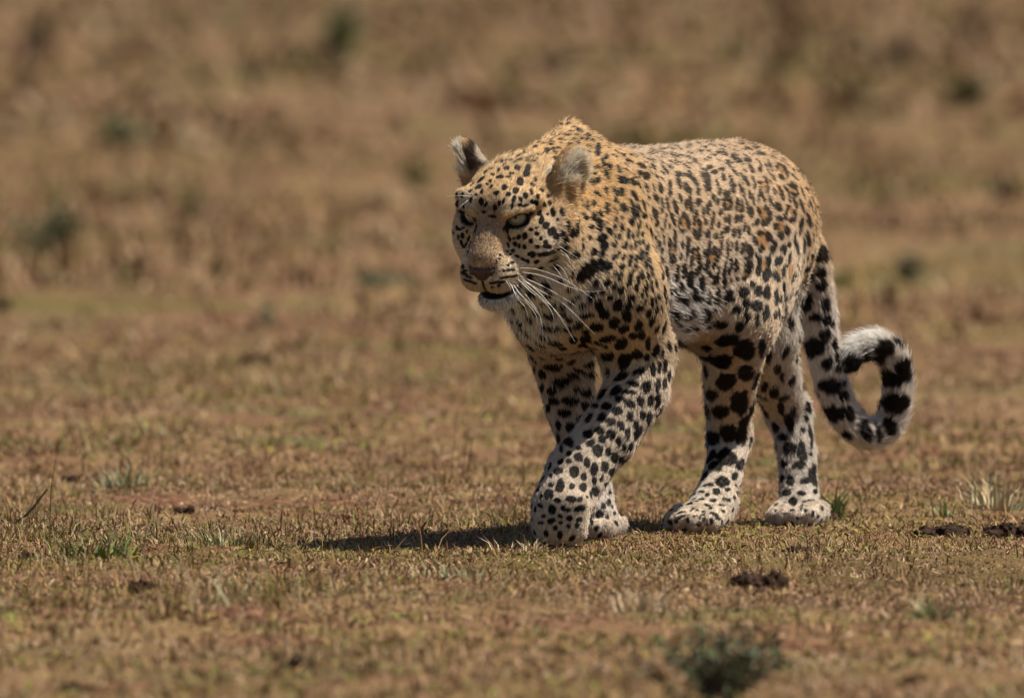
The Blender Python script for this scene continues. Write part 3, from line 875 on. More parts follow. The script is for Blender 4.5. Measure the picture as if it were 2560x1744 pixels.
def pattern(p, n):
    """how black and how tawny the coat is at surface points"""
    dark = np.zeros(len(p)); taw = np.zeros(len(p))
    wob = vnoise(p * 160, 7) * .20 + vnoise(p * 70, 8) * .12
    order = np.argsort(p[:, 0]); xs = p[order, 0]
    for c, nn, u, v, rr, kd in SP:
        a = np.searchsorted(xs, c[0] - rr); b = np.searchsorted(xs, c[0] + rr)
        if b <= a: continue
        ids = order[a:b]
        q = p[ids] - c
        m = (np.abs(q[:, 1]) < rr) & (np.abs(q[:, 2]) < rr)
        ids = ids[m]; q = q[m]
        if not len(ids): continue
        m = n[ids] @ nn > .0
        ids = ids[m]; q = q[m]
        e = np.sqrt((q @ u) ** 2 + (q @ v) ** 2) * (1 + wob[ids])
        val = smooth(1.10, .90, e)
        if kd == 1: dark[ids] = np.maximum(dark[ids], val)
        else: taw[ids] = np.maximum(taw[ids], val)
    return dark, taw


def coat_color(p, n, jit, cw):
    col, flow, ln, lift, den, W = cw
    dark, taw = pattern(p, n)
    taw_c = np.array([.47, .265, .10])
    col = lerp(col, taw_c, taw * .8 * (W[:, ZN['trunk']] + W[:, ZN['lhind']]))
    col = col * np.clip(1 + (.20 + .16 * W[:, ZN['head']]) * jit, .3, 1.6)[:, None]
    dk = np.array([.013, .0082, .0062])
    soft = W[:, ZN['trunk']] * smooth(.40, .48, p[:, 2])
    col = lerp(col, dk, dark * (1 - .10 * soft))
    return col, flow, ln, lift, den


# ---- skin
VC = coat(BV, VN)[:6]
vc, *_ = coat_color(BV, VN, vnoise(BV * 300, 21) * .3, VC)
bm_m, bnt, bb = new_mat('leopard_skin')
at = bnt.nodes.new('ShaderNodeAttribute'); at.attribute_name = 'coat'
bnt.links.new(at.outputs['Color'], bb.inputs['Base Color'])
bb.inputs['Roughness'].default_value = .7
bb.inputs['Specular IOR Level'].default_value = .3
me.materials.append(bm_m)
set_color(me, 'coat', vc)
body = link(bpy.data.objects.new('body', me), leopard)

# ---- fur
NH = 60000 if DBG == 'quick' else 640000
tri = np.concatenate([BF[:, [0, 1, 2]], BF[:, [0, 2, 3]]])
A, B_, C_ = BV[tri[:, 0]], BV[tri[:, 1]], BV[tri[:, 2]]
area = np.linalg.norm(np.cross(B_ - A, C_ - A), axis=1) * .5
tden = VC[4][tri].mean(1)
pr = area * np.maximum(tden, 0); pr /= pr.sum()
ti = rng.choice(len(tri), NH, p=pr)
r1 = np.sqrt(rng.random(NH)); r2 = rng.random(NH)
wa, wb, wc = 1 - r1, r1 * (1 - r2), r1 * r2
root = A[ti] * wa[:, None] + B_[ti] * wb[:, None] + C_[ti] * wc[:, None]
rn = nz(VN[tri[ti, 0]] * wa[:, None] + VN[tri[ti, 1]] * wb[:, None] + VN[tri[ti, 2]] * wc[:, None])
def bary(a):
    if a.ndim == 1: return a[tri[ti, 0]] * wa + a[tri[ti, 1]] * wb + a[tri[ti, 2]] * wc
    return a[tri[ti, 0]] * wa[:, None] + a[tri[ti, 1]] * wb[:, None] + a[tri[ti, 2]] * wc[:, None]


CW = [bary(a) for a in VC]
hfl, hln, hlift, hden = CW[1], CW[2], CW[3], CW[4]
hfl = hfl - rn * (hfl * rn).sum(1, keepdims=True)
hfl = nz(hfl)
sw = np.stack([vnoise(root * 22 + k * 17, 31 + k) for k in range(3)], 1) * .35 + np.stack([vnoise(root * 75 + k * 9, 41 + k) for k in range(3)], 1) * .30
hfl = nz(hfl + sw + rng.normal(size=(NH, 3)) * .13)
hfl = nz(hfl - rn * (hfl * rn).sum(1, keepdims=True))
lf = np.radians(np.clip(hlift + rng.normal(size=NH) * 5 + vnoise(root * 60, 51) * 6, 4, 60))
guard = rng.random(NH) < .07
L_ = hln * rng.uniform(.85, 1.12, NH) * np.where(guard, 1.55, 1)
lf = np.where(guard, lf * 1.5, lf)
hc_, *_ = coat_color(root + hfl * (L_ * .50)[:, None], rn, rng.normal(size=NH), CW)   # a spot is where its hairs show
d0 = hfl * np.cos(lf)[:, None] + rn * np.sin(lf)[:, None]
lf2 = lf * .25
d1 = hfl * np.cos(lf2)[:, None] + rn * np.sin(lf2)[:, None]
pts = np.empty((NH, 4, 3), np.float32)
pts[:, 0] = root - rn * .0008
pts[:, 1] = root + d0 * (L_ * .36)[:, None]
pts[:, 2] = pts[:, 1] + nz(d0 + d1) * (L_ * .34)[:, None]
pts[:, 3] = pts[:, 2] + d1 * (L_ * .30)[:, None]
rad = np.empty((NH, 4), np.float32)
rb = rng.uniform(.00026, .00042, NH) * (1 - .25 * (hden > 2))
for k, f_ in enumerate((1, .92, .62, .12)): rad[:, k] = rb * f_
hcv = bpy.data.hair_curves.new('fur')
hcv.add_curves([4] * NH)
hcv.attributes['position'].data.foreach_set('vector', pts.ravel())
ra = hcv.attributes.get('radius') or hcv.attributes.new('radius', 'FLOAT', 'POINT')
ra.data.foreach_set('value', rad.ravel())
ca = hcv.attributes.new('coat', 'FLOAT_COLOR', 'CURVE')
cc = np.ones((NH, 4), np.float32); cc[:, :3] = np.clip(hc_, .004, .9)
ca.data.foreach_set('color', cc.ravel())
fm, fnt, fb = new_mat('leopard_fur')
at = fnt.nodes.new('ShaderNodeAttribute'); at.attribute_name = 'coat'
fnt.links.new(at.outputs['Color'], fb.inputs['Base Color'])
fb.inputs['Roughness'].default_value = .42
fb.inputs['Specular IOR Level'].default_value = .28
tr_ = fnt.nodes.new('ShaderNodeBsdfTranslucent'); mx_ = fnt.nodes.new('ShaderNodeMixShader'); mx_.inputs[0].default_value = .32
fnt.links.new(at.outputs['Color'], tr_.inputs['Color'])
fnt.links.new(fb.outputs[0], mx_.inputs[1]); fnt.links.new(tr_.outputs[0], mx_.inputs[2])
fnt.links.new(mx_.outputs[0], fnt.nodes['Material Output'].inputs['Surface'])
hcv.materials.append(fm)
fur = link(bpy.data.objects.new('fur', hcv), leopard)

# ---- eyes
def uv_cap(center, axis, up, r, a0, a1, ns=24, nr=8):
    """a patch of a sphere between two angles from its axis"""
    ax = nz(axis); s_ = nz(np.cross(up, ax)); t_ = np.cross(ax, s_)
    V, Fc = [], []
    for i in range(nr + 1):
        a = a0 + (a1 - a0) * i / nr
        for j in range(ns):
            b = 6.28318 * j / ns
            V.append(center + r * (ax * math.cos(a) + (s_ * math.cos(b) + t_ * math.sin(b)) * math.sin(a)))
    for i in range(nr):
        for j in range(ns):
            Fc.append((i * ns + j, (i + 1) * ns + j, (i + 1) * ns + (j + 1) % ns, i * ns + (j + 1) % ns))
    return np.array(V), np.array(Fc)


def glossy(name, col, rough=.15, coat_w=.0):
    m, t, b = new_mat(name)
    b.inputs['Base Color'].default_value = (*col, 1)
    b.inputs['Roughness'].default_value = rough
    b.inputs['Coat Weight'].default_value = coat_w
    b.inputs['Coat Roughness'].default_value = .03
    return m, t, b


m_ball, _, _ = glossy('eye_rim', (.012, .010, .009), .2)
m_pupil, _, _ = glossy('pupil', (.004, .004, .004), .08)
m_iris, t_, b_ = glossy('iris', (.33, .34, .24), .25, .6)
tc = t_.nodes.new('ShaderNodeTexCoord'); nzn = t_.nodes.new('ShaderNodeTexNoise'); nzn.inputs['Scale'].default_value = 420
rp = ramp(t_, [(.3, (.19, .185, .13)), (.7, (.31, .30, .22))])
t_.links.new(tc.outputs['Object'], nzn.inputs['Vector']); t_.links.new(nzn.outputs['Fac'], rp.inputs['Fac']); t_.links.new(rp.outputs['Color'], b_.inputs['Base Color'])
for s in (1, -1):
    d, t, M = eye_frame(s)
    c = H(EYE_A + .006, s * (EYE_B + .002), EYE_C - .001) - d * .0215
    gz_ = nz(d * .75 + hf * .35 + hu * .36)
    V, Fc = uv_cap(c, gz_, hu, .0180, .02, 3.1, 24, 14)
    eye = link(bpy.data.objects.new('eye', np_mesh('eye', V, Fc, m_ball)), leopard)
    V, Fc = uv_cap(c, gz_, hu, .0183, .10, 1.40, 28, 8)
    link(bpy.data.objects.new('iris', np_mesh('iris', V, Fc, m_iris)), eye)
    V, Fc = uv_cap(c, gz_, hu, .0185, .0, .15, 16, 3)
    link(bpy.data.objects.new('pupil', np_mesh('pupil', V, Fc, m_pupil)), eye)

# ---- nose leather
m_nose, t_, b_ = glossy('nose_leather', (.052, .030, .026), .40)
bp = t_.nodes.new('ShaderNodeBump'); bp.inputs['Strength'].default_value = .5; bp.inputs['Distance'].default_value = .0006
vo = t_.nodes.new('ShaderNodeTexVoronoi'); vo.inputs['Scale'].default_value = 700
tc = t_.nodes.new('ShaderNodeTexCoord')
t_.links.new(tc.outputs['Object'], vo.inputs['Vector']); t_.links.new(vo.outputs['Distance'], bp.inputs['Height']); t_.links.new(bp.outputs['Normal'], b_.inputs['Normal'])
_c0 = H(.130, 0, -.054)
nf = Field(*[np.arange(_c0[k] - .036, _c0[k] + .036, .0011) for k in range(3)])
nf.ell(H(.1285, 0, -.0485), (.0100, .0215, .0080), HM, .004)
for s in (1, -1): nf.ell(H(.1265, s * .0155, -.0505), (.0105, .0080, .0075), HM, .004)
nf.cap(H(.1300, 0, -.0530), H(.1305, 0, -.0655), .0092, .0030, .005)
for s in (1, -1):
    nf.cap(H(.1365, s * .0105, -.0535), H(.1320, s * .0205, -.0505), .0026, .0018, .003, None, True)
nf.cap(H(.1405, 0, -.0500), H(.1345, 0, -.068), .0010, .0012, .003, None, True)
v, q = nf.mesh()
link(bpy.data.objects.new('nose', np_mesh('nose', v, q, m_nose)), leopard)

# ---- whiskers
m_wh, _, b_ = glossy('whisker', (.85, .82, .78), .35)
m_whd, _, b_ = glossy('whisker_dark', (.03, .022, .018), .4)


def tube(pts, rads, ns=4):
    pts = np.asarray(pts, float); V, Fc = [], []
    for i, p in enumerate(pts):
        d = nz(pts[min(i + 1, len(pts) - 1)] - pts[max(i - 1, 0)])
        a = nz(np.cross(d, [.3, .2, .93])); b = np.cross(d, a)
        for j in range(ns):
            V.append(p + (a * math.cos(6.2832 * j / ns) + b * math.sin(6.2832 * j / ns)) * rads[i])
    for i in range(len(pts) - 1):
        for j in range(ns):
            Fc.append((i * ns + j, i * ns + (j + 1) % ns, (i + 1) * ns + (j + 1) % ns, (i + 1) * ns + j))
    return np.array(V), np.array(Fc)


WH = ["590,1062 720,1075 900,1140 1100,1275", "600,1090 760,1120 930,1190 1060,1225 1190,1215", "590,1115 760,1190 900,1270 990,1330",
      "600,1125 720,1220 860,1380 975,1565", "585,1130 760,1230 900,1310 1110,1515", "580,1135 680,1230 780,1310 830,1400 828,1500",
      "570,1170 650,1260 740,1400 760,1570", "560,1180 640,1290 715,1400 705,1500", "600,1140 700,1230 810,1320 900,1420",
      "550,1170 600,1240 690,1330 745,1440 715,1560", "800,1020 870,1100 910,1180", "810,1020 900,1080 955,1220", "850,905 940,960 1020,1015",
      "860,930 930,990 955,1100", "495,1140 530,1190 540,1240", "540,1160 570,1250 640,1340 660,1430", "520,1150 590,1260 660,1300",
      "270,570 210,530 155,515", "280,580 200,570 95,575", "262,590 200,640 170,680",
      "205,1060 180,1045 165,1043", "210,1085 190,1075 170,1070", "215,1115 195,1130 200,1150", "205,1100 185,1105 175,1110"]
for k, t in enumerate(WH):
    q = [tuple(float(v) for v in e.split(',')) for e in t.split()]
    q = [(1080 + x / 2.73, 280 + y / 2.73) for x, y in q]
    h0 = hit(*q[0])
    if h0 is None: h0 = hit(q[0][0] + 6, q[0][1])
    if h0 is None: continue
    Y0 = h0[0][1]; X0 = q[0][0]; P3 = [h0[0] + (0, .004, 0)]
    far = q[-1][0] < q[0][0]
    for x, y in q[1:]:
        Yt = Y0 - .012 - (.30 * (x - X0) / 1520 if not far else -.10 * (X0 - x) / 1520)
        P3.append(P(x, y, Yt))
    cv = catmull(P3, 5)
    u = np.linspace(0, 1, len(cv)); r0 = .00050 if k < 10 else .00036
    V, Fc = tube(cv, r0 * (1 - .8 * u))
    link(bpy.data.objects.new('whisker', np_mesh('whisker', V, Fc, m_whd if k >= 20 else m_wh)), leopard)

# ================================================================== GROUND
def gz(x, y):
    x = np.asarray(x, float); y = np.asarray(y, float)
    p = np.stack([x, y, np.zeros_like(x)], -1).reshape(-1, 3)
    near = (vnoise(p * 1.4 + 5, 61) * .014 + vnoise(p * 4.5, 62) * .008 + vnoise(p * 10, 63) * .009 + vnoise(p * 23, 66) * .006)
    # the ground the paws stand on is even
    dd = np.sqrt(((p[:, 0] - .25) / .55) ** 2 + ((p[:, 1] - .4) / .75) ** 2)
    z = near * (.30 + .70 * smooth(.8, 1.7, dd)) - .004
    far = smooth(10, 45, p[:, 1])
    z = z + far * (vnoise(p * np.array([.11, .06, 1]) + 3, 64) * .10 + vnoise(p * .35, 65) * .05)
    z = z + smooth(60, 400, p[:, 1]) * 2.2                     # the plain rises a little behind
    return z.reshape(x.shape)


def stretch_axis(lo, hi, flo, fhi, fine, grow):
    a = [flo]
    while a[-1] < fhi: a.append(a[-1] + fine)
    s_ = fine
    while a[-1] < hi: s_ *= grow; a.append(a[-1] + s_)
    s_ = fine; b = [flo]
    while b[-1] > lo: s_ *= grow; b.append(b[-1] - s_)
    return np.array(b[:0:-1] + a)


gx = stretch_axis(-2500, 2500, -1.5, 1.5, .018, 1.14)
gy = stretch_axis(-90, 4000, -5, 5, .018, 1.03)
XX, YY = np.meshgrid(gx, gy, indexing='ij')
ZZ = gz(XX, YY)
nx, ny = XX.shape
ii = np.arange(nx * ny).reshape(nx, ny)
gf = np.stack([ii[:-1, :-1], ii[1:, :-1], ii[1:, 1:], ii[:-1, 1:]], -1).reshape(-1, 4)
gmat, gt, gb = new_mat('dry_ground')
gb.inputs['Roughness'].default_value = .95
gb.inputs['Specular IOR Level'].default_value = .1
tc = gt.nodes.new('ShaderNodeTexCoord')


def gnoise(scale, detail=4, vec=None, dist=0.0):
    n_ = gt.nodes.new('ShaderNodeTexNoise'); n_.inputs['Scale'].default_value = scale; n_.inputs['Detail'].default_value = detail
    n_.inputs['Distortion'].default_value = dist
    gt.links.new(vec or tc.outputs['Object'], n_.inputs['Vector'])
    return n_


def mix(a, b, fac):
    m_ = gt.nodes.new('ShaderNodeMix'); m_.data_type = 'RGBA'
    for sock, v in ((m_.inputs[6], a), (m_.inputs[7], b)):
        if isinstance(v, tuple): sock.default_value = (*v, 1)
        else: gt.links.new(v, sock)
    gt.links.new(fac, m_.inputs[0])
    return m_.outputs[2]


def step(n_, lo, hi):
    r_ = ramp(gt, [(lo, (0, 0, 0)), (hi, (1, 1, 1))]); gt.links.new(n_.outputs['Fac'], r_.inputs['Fac']); return r_.outputs['Color']


fine_n = gnoise(55, 6)
soil = ramp(gt, [(.3, (.07, .034, .022)), (.5, (.22, .115, .072)), (.7, (.38, .225, .15))])
gt.links.new(fine_n.outputs['Fac'], soil.inputs['Fac'])
straw_n = gnoise(38, 6, dist=.6)
straw = ramp(gt, [(.3, (.15, .095, .05)), (.5, (.29, .195, .10)), (.7, (.43, .31, .17))])
gt.links.new(straw_n.outputs['Fac'], straw.inputs['Fac'])
base = mix(soil.outputs['Color'], straw.outputs['Color'], step(gnoise(2.3, 6), .42, .58))
green_n = gnoise(60, 4)
green = ramp(gt, [(.3, (.085, .085, .030)), (.7, (.21, .20, .085))])
gt.links.new(green_n.outputs['Fac'], green.inputs['Fac'])
base = mix(base, green.outputs['Color'], step(gnoise(1.3, 6), .54, .66))
base = mix(base, (.27, .165, .095), step(gnoise(.75, 6), .56, .68))
base = mix(base, (.16, .13, .045), step(gnoise(.42, 6), .54, .64))
base = mix(base, (.12, .075, .04), step(gnoise(.30, 6, dist=.4), .60, .72))
base = mix(base, (.38, .27, .17), step(gnoise(.50, 6, dist=.4), .64, .76))
base = mix(base, (.10, .062, .03), step(gnoise(7, 5), .50, .95))
hs = gt.nodes.new('ShaderNodeHueSaturation'); hs.inputs['Saturation'].default_value = 1.08; hs.inputs['Value'].default_value = .56
gt.links.new(base, hs.inputs['Color']); gt.links.new(hs.outputs['Color'], gb.inputs['Base Color'])
bump = gt.nodes.new('ShaderNodeBump'); bump.inputs['Strength'].default_value = .9; bump.inputs['Distance'].default_value = .01
gt.links.new(fine_n.outputs['Fac'], bump.inputs['Height']); gt.links.new(bump.outputs['Normal'], gb.inputs['Normal'])
ground = link(bpy.data.objects.new('ground', np_mesh('ground', np.stack([XX, YY, ZZ], -1).reshape(-1, 3), gf, gmat)))
tag(ground, 'dry reddish brown soil of the open plain', None, None, 'structure')

# ---- grass
PAL = np.array([[.42, .275, .17], [.60, .45, .32], [.27, .155, .09], [.17, .085, .05], [.27, .215, .065], [.17, .185, .045], [.36, .34, .23], [.48, .32, .155]])


def blades(base, h, wd, lean, az, col, bend=.5):
    """thin curved blades: five corners, three triangles each"""
    n = len(base)
    dr = np.stack([np.cos(az), np.sin(az), np.zeros(n)], 1)
    sd_ = np.stack([-np.sin(az), np.cos(az), np.zeros(n)], 1)
    tw = rng.uniform(-1, 1, n)
    sd_ = nz(sd_ + dr * tw[:, None] * .8)
    upv = np.array([0, 0, 1.0])
    m1 = base + dr * (np.sin(lean) * h * .5)[:, None] + upv * (np.cos(lean) * h * .55)[:, None]
    l2 = np.clip(lean + bend * rng.uniform(.2, 1.4, n), 0, 2.0)
    tip = m1 + dr * (np.sin(l2) * h * .55)[:, None] + upv * (np.cos(l2) * h * .5)[:, None]
    V = np.empty((n, 5, 3))
    V[:, 0] = base - sd_ * (wd * .5)[:, None]; V[:, 1] = base + sd_ * (wd * .5)[:, None]
    V[:, 2] = m1 + sd_ * (wd * .42)[:, None]; V[:, 3] = m1 - sd_ * (wd * .42)[:, None]
    V[:, 4] = tip
    V[:, :, 2] = np.maximum(V[:, :, 2], base[:, None, 2] - .001)
    o = np.arange(n)[:, None] * 5
    T_ = np.concatenate([o + [0, 1, 2], o + [0, 2, 3], o + [3, 2, 4]])
    C = np.repeat(col[:, None], 5, 1).reshape(-1, 3)
    return V.reshape(-1, 3), T_, C


def grass_zone(y0, y1, hw0, hw1, clumps, per, hgt, wid, spread):
    """tufts strewn over a strip of ground that widens with distance"""
    n = clumps
    y = rng.uniform(y0, y1, n)
    hw = np.interp(y, [y0, y1], [hw0, hw1])
    x = rng.uniform(-1, 1, n) * hw
    p = np.stack([x, y, np.zeros(n)], 1)
    k_ = 1.0 if y0 < 10 else .45
    f1 = vnoise(p * 2.2 * k_ + 11, 71) + .5 * vnoise(p * 6 * k_ + 2, 72)
    f2 = vnoise(p * 1.7 * k_ + 31, 73) + .6 * vnoise(p * 5 * k_ + 7, 74)
    keep = (f1 + rng.normal(size=n) * .30) > -.30                        # bare soil shows between
    p, f1, f2 = p[keep], f1[keep], f2[keep]; n = len(p)
    g = f2 * 1.25 + rng.normal(size=n) * .30
    ci = np.where(g > .62, rng.choice([4, 5, 6], n, p=[.45, .33, .22]), np.where(g > .28, rng.choice([0, 4, 6, 7], n), np.where(g < -.55, rng.choice([2, 3, 0], n), rng.choice([0, 1, 7, 2, 3], n, p=[.30, .17, .25, .18, .10]))))
    tall = np.where(ci >= 4, 1.15, 1.0) * (1 + .5 * np.clip(f1, -.6, 1)) * rng.uniform(.6, 1.3, n) * np.where(rng.random(n) < .06, 2.2, 1)
    k = rng.poisson(per, n) + 1
    ix = np.repeat(np.arange(n), k); m = len(ix)
    off = rng.normal(size=(m, 2)) * spread
    b = p[ix].copy(); b[:, :2] += off
    b[:, 2] = gz(b[:, 0], b[:, 1]) - .001
    # trodden flat under the paws
    press = np.ones(m)
    for px_, py_, Y_ in ((1400, 1340, -.06), (1496, 1335, .23), (1738, 1318, .47), (1990, 1306, .88)):
        c_ = P(px_, py_, Y_)
        press = np.minimum(press, .55 + .45 * smooth(.045, .075, np.hypot(b[:, 0] - c_[0], b[:, 1] - c_[1])))
    h = hgt * tall[ix] * rng.gamma(1.8, .5, m) * press * np.where(ci[ix] >= 4, 1.25, .8)
    az = np.arctan2(off[:, 1], off[:, 0]) + rng.normal(size=m) * 1.3
    flat = rng.random(m) < .62
    lean = np.where(flat, rng.uniform(1.0, 1.52, m), np.abs(rng.normal(size=m)) * .65 + .1)
    col = PAL[ci[ix]] * (rng.uniform(.4, 1.4, m) if y0 < 10 else rng.uniform(.75, 1.15, m))[:, None]
    sw_ = rng.random(m) < (.34 if y0 < 10 else .55)
    col[sw_] = PAL[rng.integers(0, 4, sw_.sum())] * rng.uniform(.7, 1.3, sw_.sum())[:, None]
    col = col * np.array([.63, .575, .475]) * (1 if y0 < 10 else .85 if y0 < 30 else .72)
    return blades(b, h, wid * rng.uniform(.6, 1.4, m), lean, az, np.clip(col, .01, .8))


ZONES = [(-3.0, 3.4, 1.45, 1.5, 35000, 9, .0088, .0019, .012),
         (-9.5, -3.0, 1.4, 1.45, 13000, 10, .010, .0030, .015),
         (3.4, 12, 1.5, 2.0, 15000, 10, .011, .0034, .018),
         (12, 40, 2.0, 3.4, 9500, 9, .022, .012, .060),
         (40, 150, 3.4, 8.0, 7000, 12, .046, .045, .18)]
if DBG == 'quick': ZONES = [(a, b, c, d, e // 4, f, g_, h_, i_) for a, b, c, d, e, f, g_, h_, i_ in ZONES]
m_gr, t_, b_ = new_mat('grass_blade')
at = t_.nodes.new('ShaderNodeAttribute'); at.attribute_name = 'tint'
t_.links.new(at.outputs['Color'], b_.inputs['Base Color'])
b_.inputs['Roughness'].default_value = .7
b_.inputs['Specular IOR Level'].default_value = .2


def litter(y0, y1, hw, n, size):
    """dead leaf ends and crumbs lying at all angles: four corners, two triangles each"""
    x = rng.uniform(-hw, hw, n); y = rng.uniform(y0, y1, n)
    g_ = vnoise(np.stack([x, y, x * 0], 1) * 1.7 + 50, 81) + .5 * vnoise(np.stack([x, y, x * 0], 1) * 5.2, 84)
    b0 = vnoise(np.stack([x, y, x * 0], 1) * 1.9 + 9, 82) + .5 * vnoise(np.stack([x, y, x * 0], 1) * 6.5, 83)
    kp = (b0 > -.25) | (rng.random(n) < .30)
    x, y, g_ = x[kp], y[kp], g_[kp]; n = len(x)
    c_ = np.stack([x, y, gz(x, y) + .001], 1)
    az = rng.uniform(0, 6.2832, n); el = np.abs(rng.normal(size=n)) * .55
    d_ = np.stack([np.cos(az) * np.cos(el), np.sin(az) * np.cos(el), np.sin(el)], 1)
    sd_ = nz(np.cross(d_, rng.normal(size=(n, 3)) * .5 + np.array([0, 0, 1.0])))
    up_ = np.cross(sd_, d_)
    L = size * np.minimum(rng.gamma(3, .33, n), 2.6); W_ = L * rng.uniform(.10, .26, n)
    V = np.stack([c_ - sd_ * (W_ * .4)[:, None], c_ + sd_ * (W_ * .4)[:, None], c_ + d_ * (L * .55)[:, None] + sd_ * (W_ * .5)[:, None] + up_ * (L * .16)[:, None],
                  c_ + d_ * L[:, None] + up_ * (L * .02)[:, None], c_ + d_ * (L * .55)[:, None] - sd_ * (W_ * .5)[:, None] + up_ * (L * .16)[:, None]], 1)
    k = np.arange(n)[:, None] * 5
    T_ = np.concatenate([k + [0, 1, 2], k + [0, 2, 4], k + [4, 2, 3]])
    LP = np.array([[.52, .37, .26], [.44, .29, .18], [.34, .20, .12], [.20, .105, .065], [.075, .042, .030], [.62, .49, .36], [.36, .29, .075], [.24, .27, .06]])
    pr_ = np.array([.17, .20, .17, .14, .09, .06, .11, .06])
    ci = rng.choice(8, n, p=pr_)
    ci = np.where((g_ > .12) & (rng.random(n) < .7), rng.choice([6, 7, 7, 1], n), np.where((g_ < -.35) & (rng.random(n) < .6), rng.choice([0, 5, 1, 2], n), ci))
    col = LP[ci] * rng.uniform(.45, 1.0, n)[:, None] * np.array([.80, .735, .645])
    return V.reshape(-1, 3), T_, np.repeat(col[:, None], 5, 1).reshape(-1, 3)


VV, TT, CC, o = [], [], [], 0
for z in ZONES + ([(-3.2, 3.8, 1.5, 320000, .0068), (-9.5, -3.2, 1.45, 100000, .0105), (3.8, 14, 2.0, 125000, .0115)] if DBG != 'quick' else []):
    v, t, c = grass_zone(*z) if len(z) > 5 else litter(*z)
    VV.append(v); TT.append(t + o); CC.append(c); o += len(v)
gme = np_mesh('short_dry_grass', np.concatenate(VV), np.concatenate(TT), m_gr, False)
set_color(gme, 'tint', np.concatenate(CC))
print('grass tris', len(gme.polygons))
gro = link(bpy.data.objects.new('short_dry_grass', gme))
tag(gro, 'short grazed straw and olive grass covering the plain', 'grass', None, 'stuff')

# ---- small plants
def leafy(name, at_px, wpx, hpx, label, col, leaves=160, leaf=.010, group=None, stemcol=(.10, .07, .04), cat='shrub', seed=0, stems=13):
    """a low plant: forked stems and a cloud of small leaves; sizes in pixels of the photograph at its distance"""
    r_ = np.random.default_rng(500 + seed)
    g0 = G(at_px[0], at_px[1]); g0[2] = gz(g0[0], g0[1])
    k = (g0[1] + CAM_D) / FPX
    w2, hh2 = wpx * k / 2, hpx * k
    root_ = link(bpy.data.objects.new(name, None)); root_.location = g0
    tag(root_, label, cat, group)
    ms, t_, b_ = glossy(name + '_stem', stemcol, .8)
    ends = []
    V, Fc, o_ = [], [], 0
    for i in range(stems):
        a = r_.uniform(0, 6.28); q = r_.uniform(.2, 1.05)
        tip = np.array([math.cos(a) * w2 * q, math.sin(a) * w2 * q, hh2 * r_.uniform(.55, 1.0) * (1.1 - .5 * q)])
        mid = tip * np.array([.4, .4, .55]) + r_.normal(size=3) * w2 * .06
        c_ = catmull([np.zeros(3), mid, tip], 3)
        v, f = tube(c_, np.linspace(w2 * .035, w2 * .012, len(c_)))
        V.append(v); Fc.append(f + o_); o_ += len(v); ends += [mid, tip, (mid + tip) / 2] if stems < 20 else list(c_[2:])
    link(bpy.data.objects.new('stem', np_mesh('stem', np.concatenate(V), np.concatenate(Fc), ms)), root_)
    ends = np.array(ends)
    n = leaves
    c_ = ends[r_.integers(0, len(ends), n)] + r_.normal(size=(n, 3)) * np.array([w2, w2, hh2 * .8]) * (.13 if stems < 20 else .05)
    c_[:, 2] = np.abs(c_[:, 2])
    az = r_.uniform(0, 6.28, n); el = r_.uniform(-.3, 1.1, n); s_ = leaf * r_.uniform(.6, 1.4, n)
    d_ = np.stack([np.cos(az) * np.cos(el), np.sin(az) * np.cos(el), np.sin(el)], 1)
    sd_ = nz(np.cross(d_, r_.normal(size=(n, 3)))); nn_ = np.cross(d_, sd_)
    V = np.stack([c_, c_ + d_ * (s_ * .5)[:, None] + sd_ * (s_ * .24)[:, None] - nn_ * (s_ * .06)[:, None], c_ + d_ * s_[:, None],
                  c_ + d_ * (s_ * .5)[:, None] - sd_ * (s_ * .24)[:, None] - nn_ * (s_ * .06)[:, None], c_ + d_ * (s_ * .5)[:, None] + nn_ * (s_ * .04)[:, None]], 1)
    o_ = np.arange(n)[:, None] * 5
    T_ = np.concatenate([o_ + [0, 1, 4], o_ + [1, 2, 4], o_ + [2, 3, 4], o_ + [3, 0, 4]])
    fme = np_mesh('foliage', V.reshape(-1, 3), T_, m_gr, False)
    cl = np.asarray(col)[r_.integers(0, len(col), n)] * r_.uniform(.7, 1.3, n)[:, None]
    set_color(fme, 'tint', np.repeat(cl, 5, 0))
    fo = link(bpy.data.objects.new('foliage', fme), root_); fo['kind'] = 'stuff'
    return root_


DG = [(.035, .060, .022), (.055, .085, .030), (.09, .11, .05)]
FG = [(.09, .10, .045), (.12, .13, .06), (.15, .14, .07)]
OL = [(.13, .12, .035), (.17, .15, .05), (.10, .10, .03)]
BR = [(.11, .07, .045), (.15, .10, .06), (.08, .055, .035)]
GG = [(.14, .17, .09), (.19, .21, .13), (.10, .13, .06)]
leafy('shrub', (1780, 1752), 430, 240, 'dark green leafy shrub at the bottom edge below the leopard', DG + [(.16, .18, .12), (.02, .03, .012), (.02, .03, .012)], 760, .0150, seed=1, stems=26)
leafy('shrub', (125, 640), 190, 150, 'largest dark green bush, blurred at far left behind', DG + FG, 420, .022, seed=2)
leafy('shrub', (475, 560), 90, 110, 'upright olive tuft-like bush left of the head, blurred', OL, 200, .016, seed=3)
leafy('shrub', (300, 350), 130, 75, 'low dark green bush above the olive one at upper left', FG, 260, .04, seed=4)
leafy('shrub', (95, 150), 85, 75, 'dark brown dead bush near the top left corner', BR, 220, .05, seed=5)
leafy('shrub', (850, 235), 120, 150, 'tall faded grey green bush near the top, left of the shoulders', OL + FG, 240, .06, seed=6)
leafy('shrub', (1035, 450), 110, 70, 'small olive bush just left of the far ear', OL, 140, .03, seed=7)
leafy('shrub', (2270, 712), 85, 75, 'dark green bush right of the tail root, blurred', FG + BR, 220, .020, seed=8)
leafy('shrub', (2100, 720), 60, 50, 'tiny olive bush beside the tail root', OL, 120, .014, seed=9)
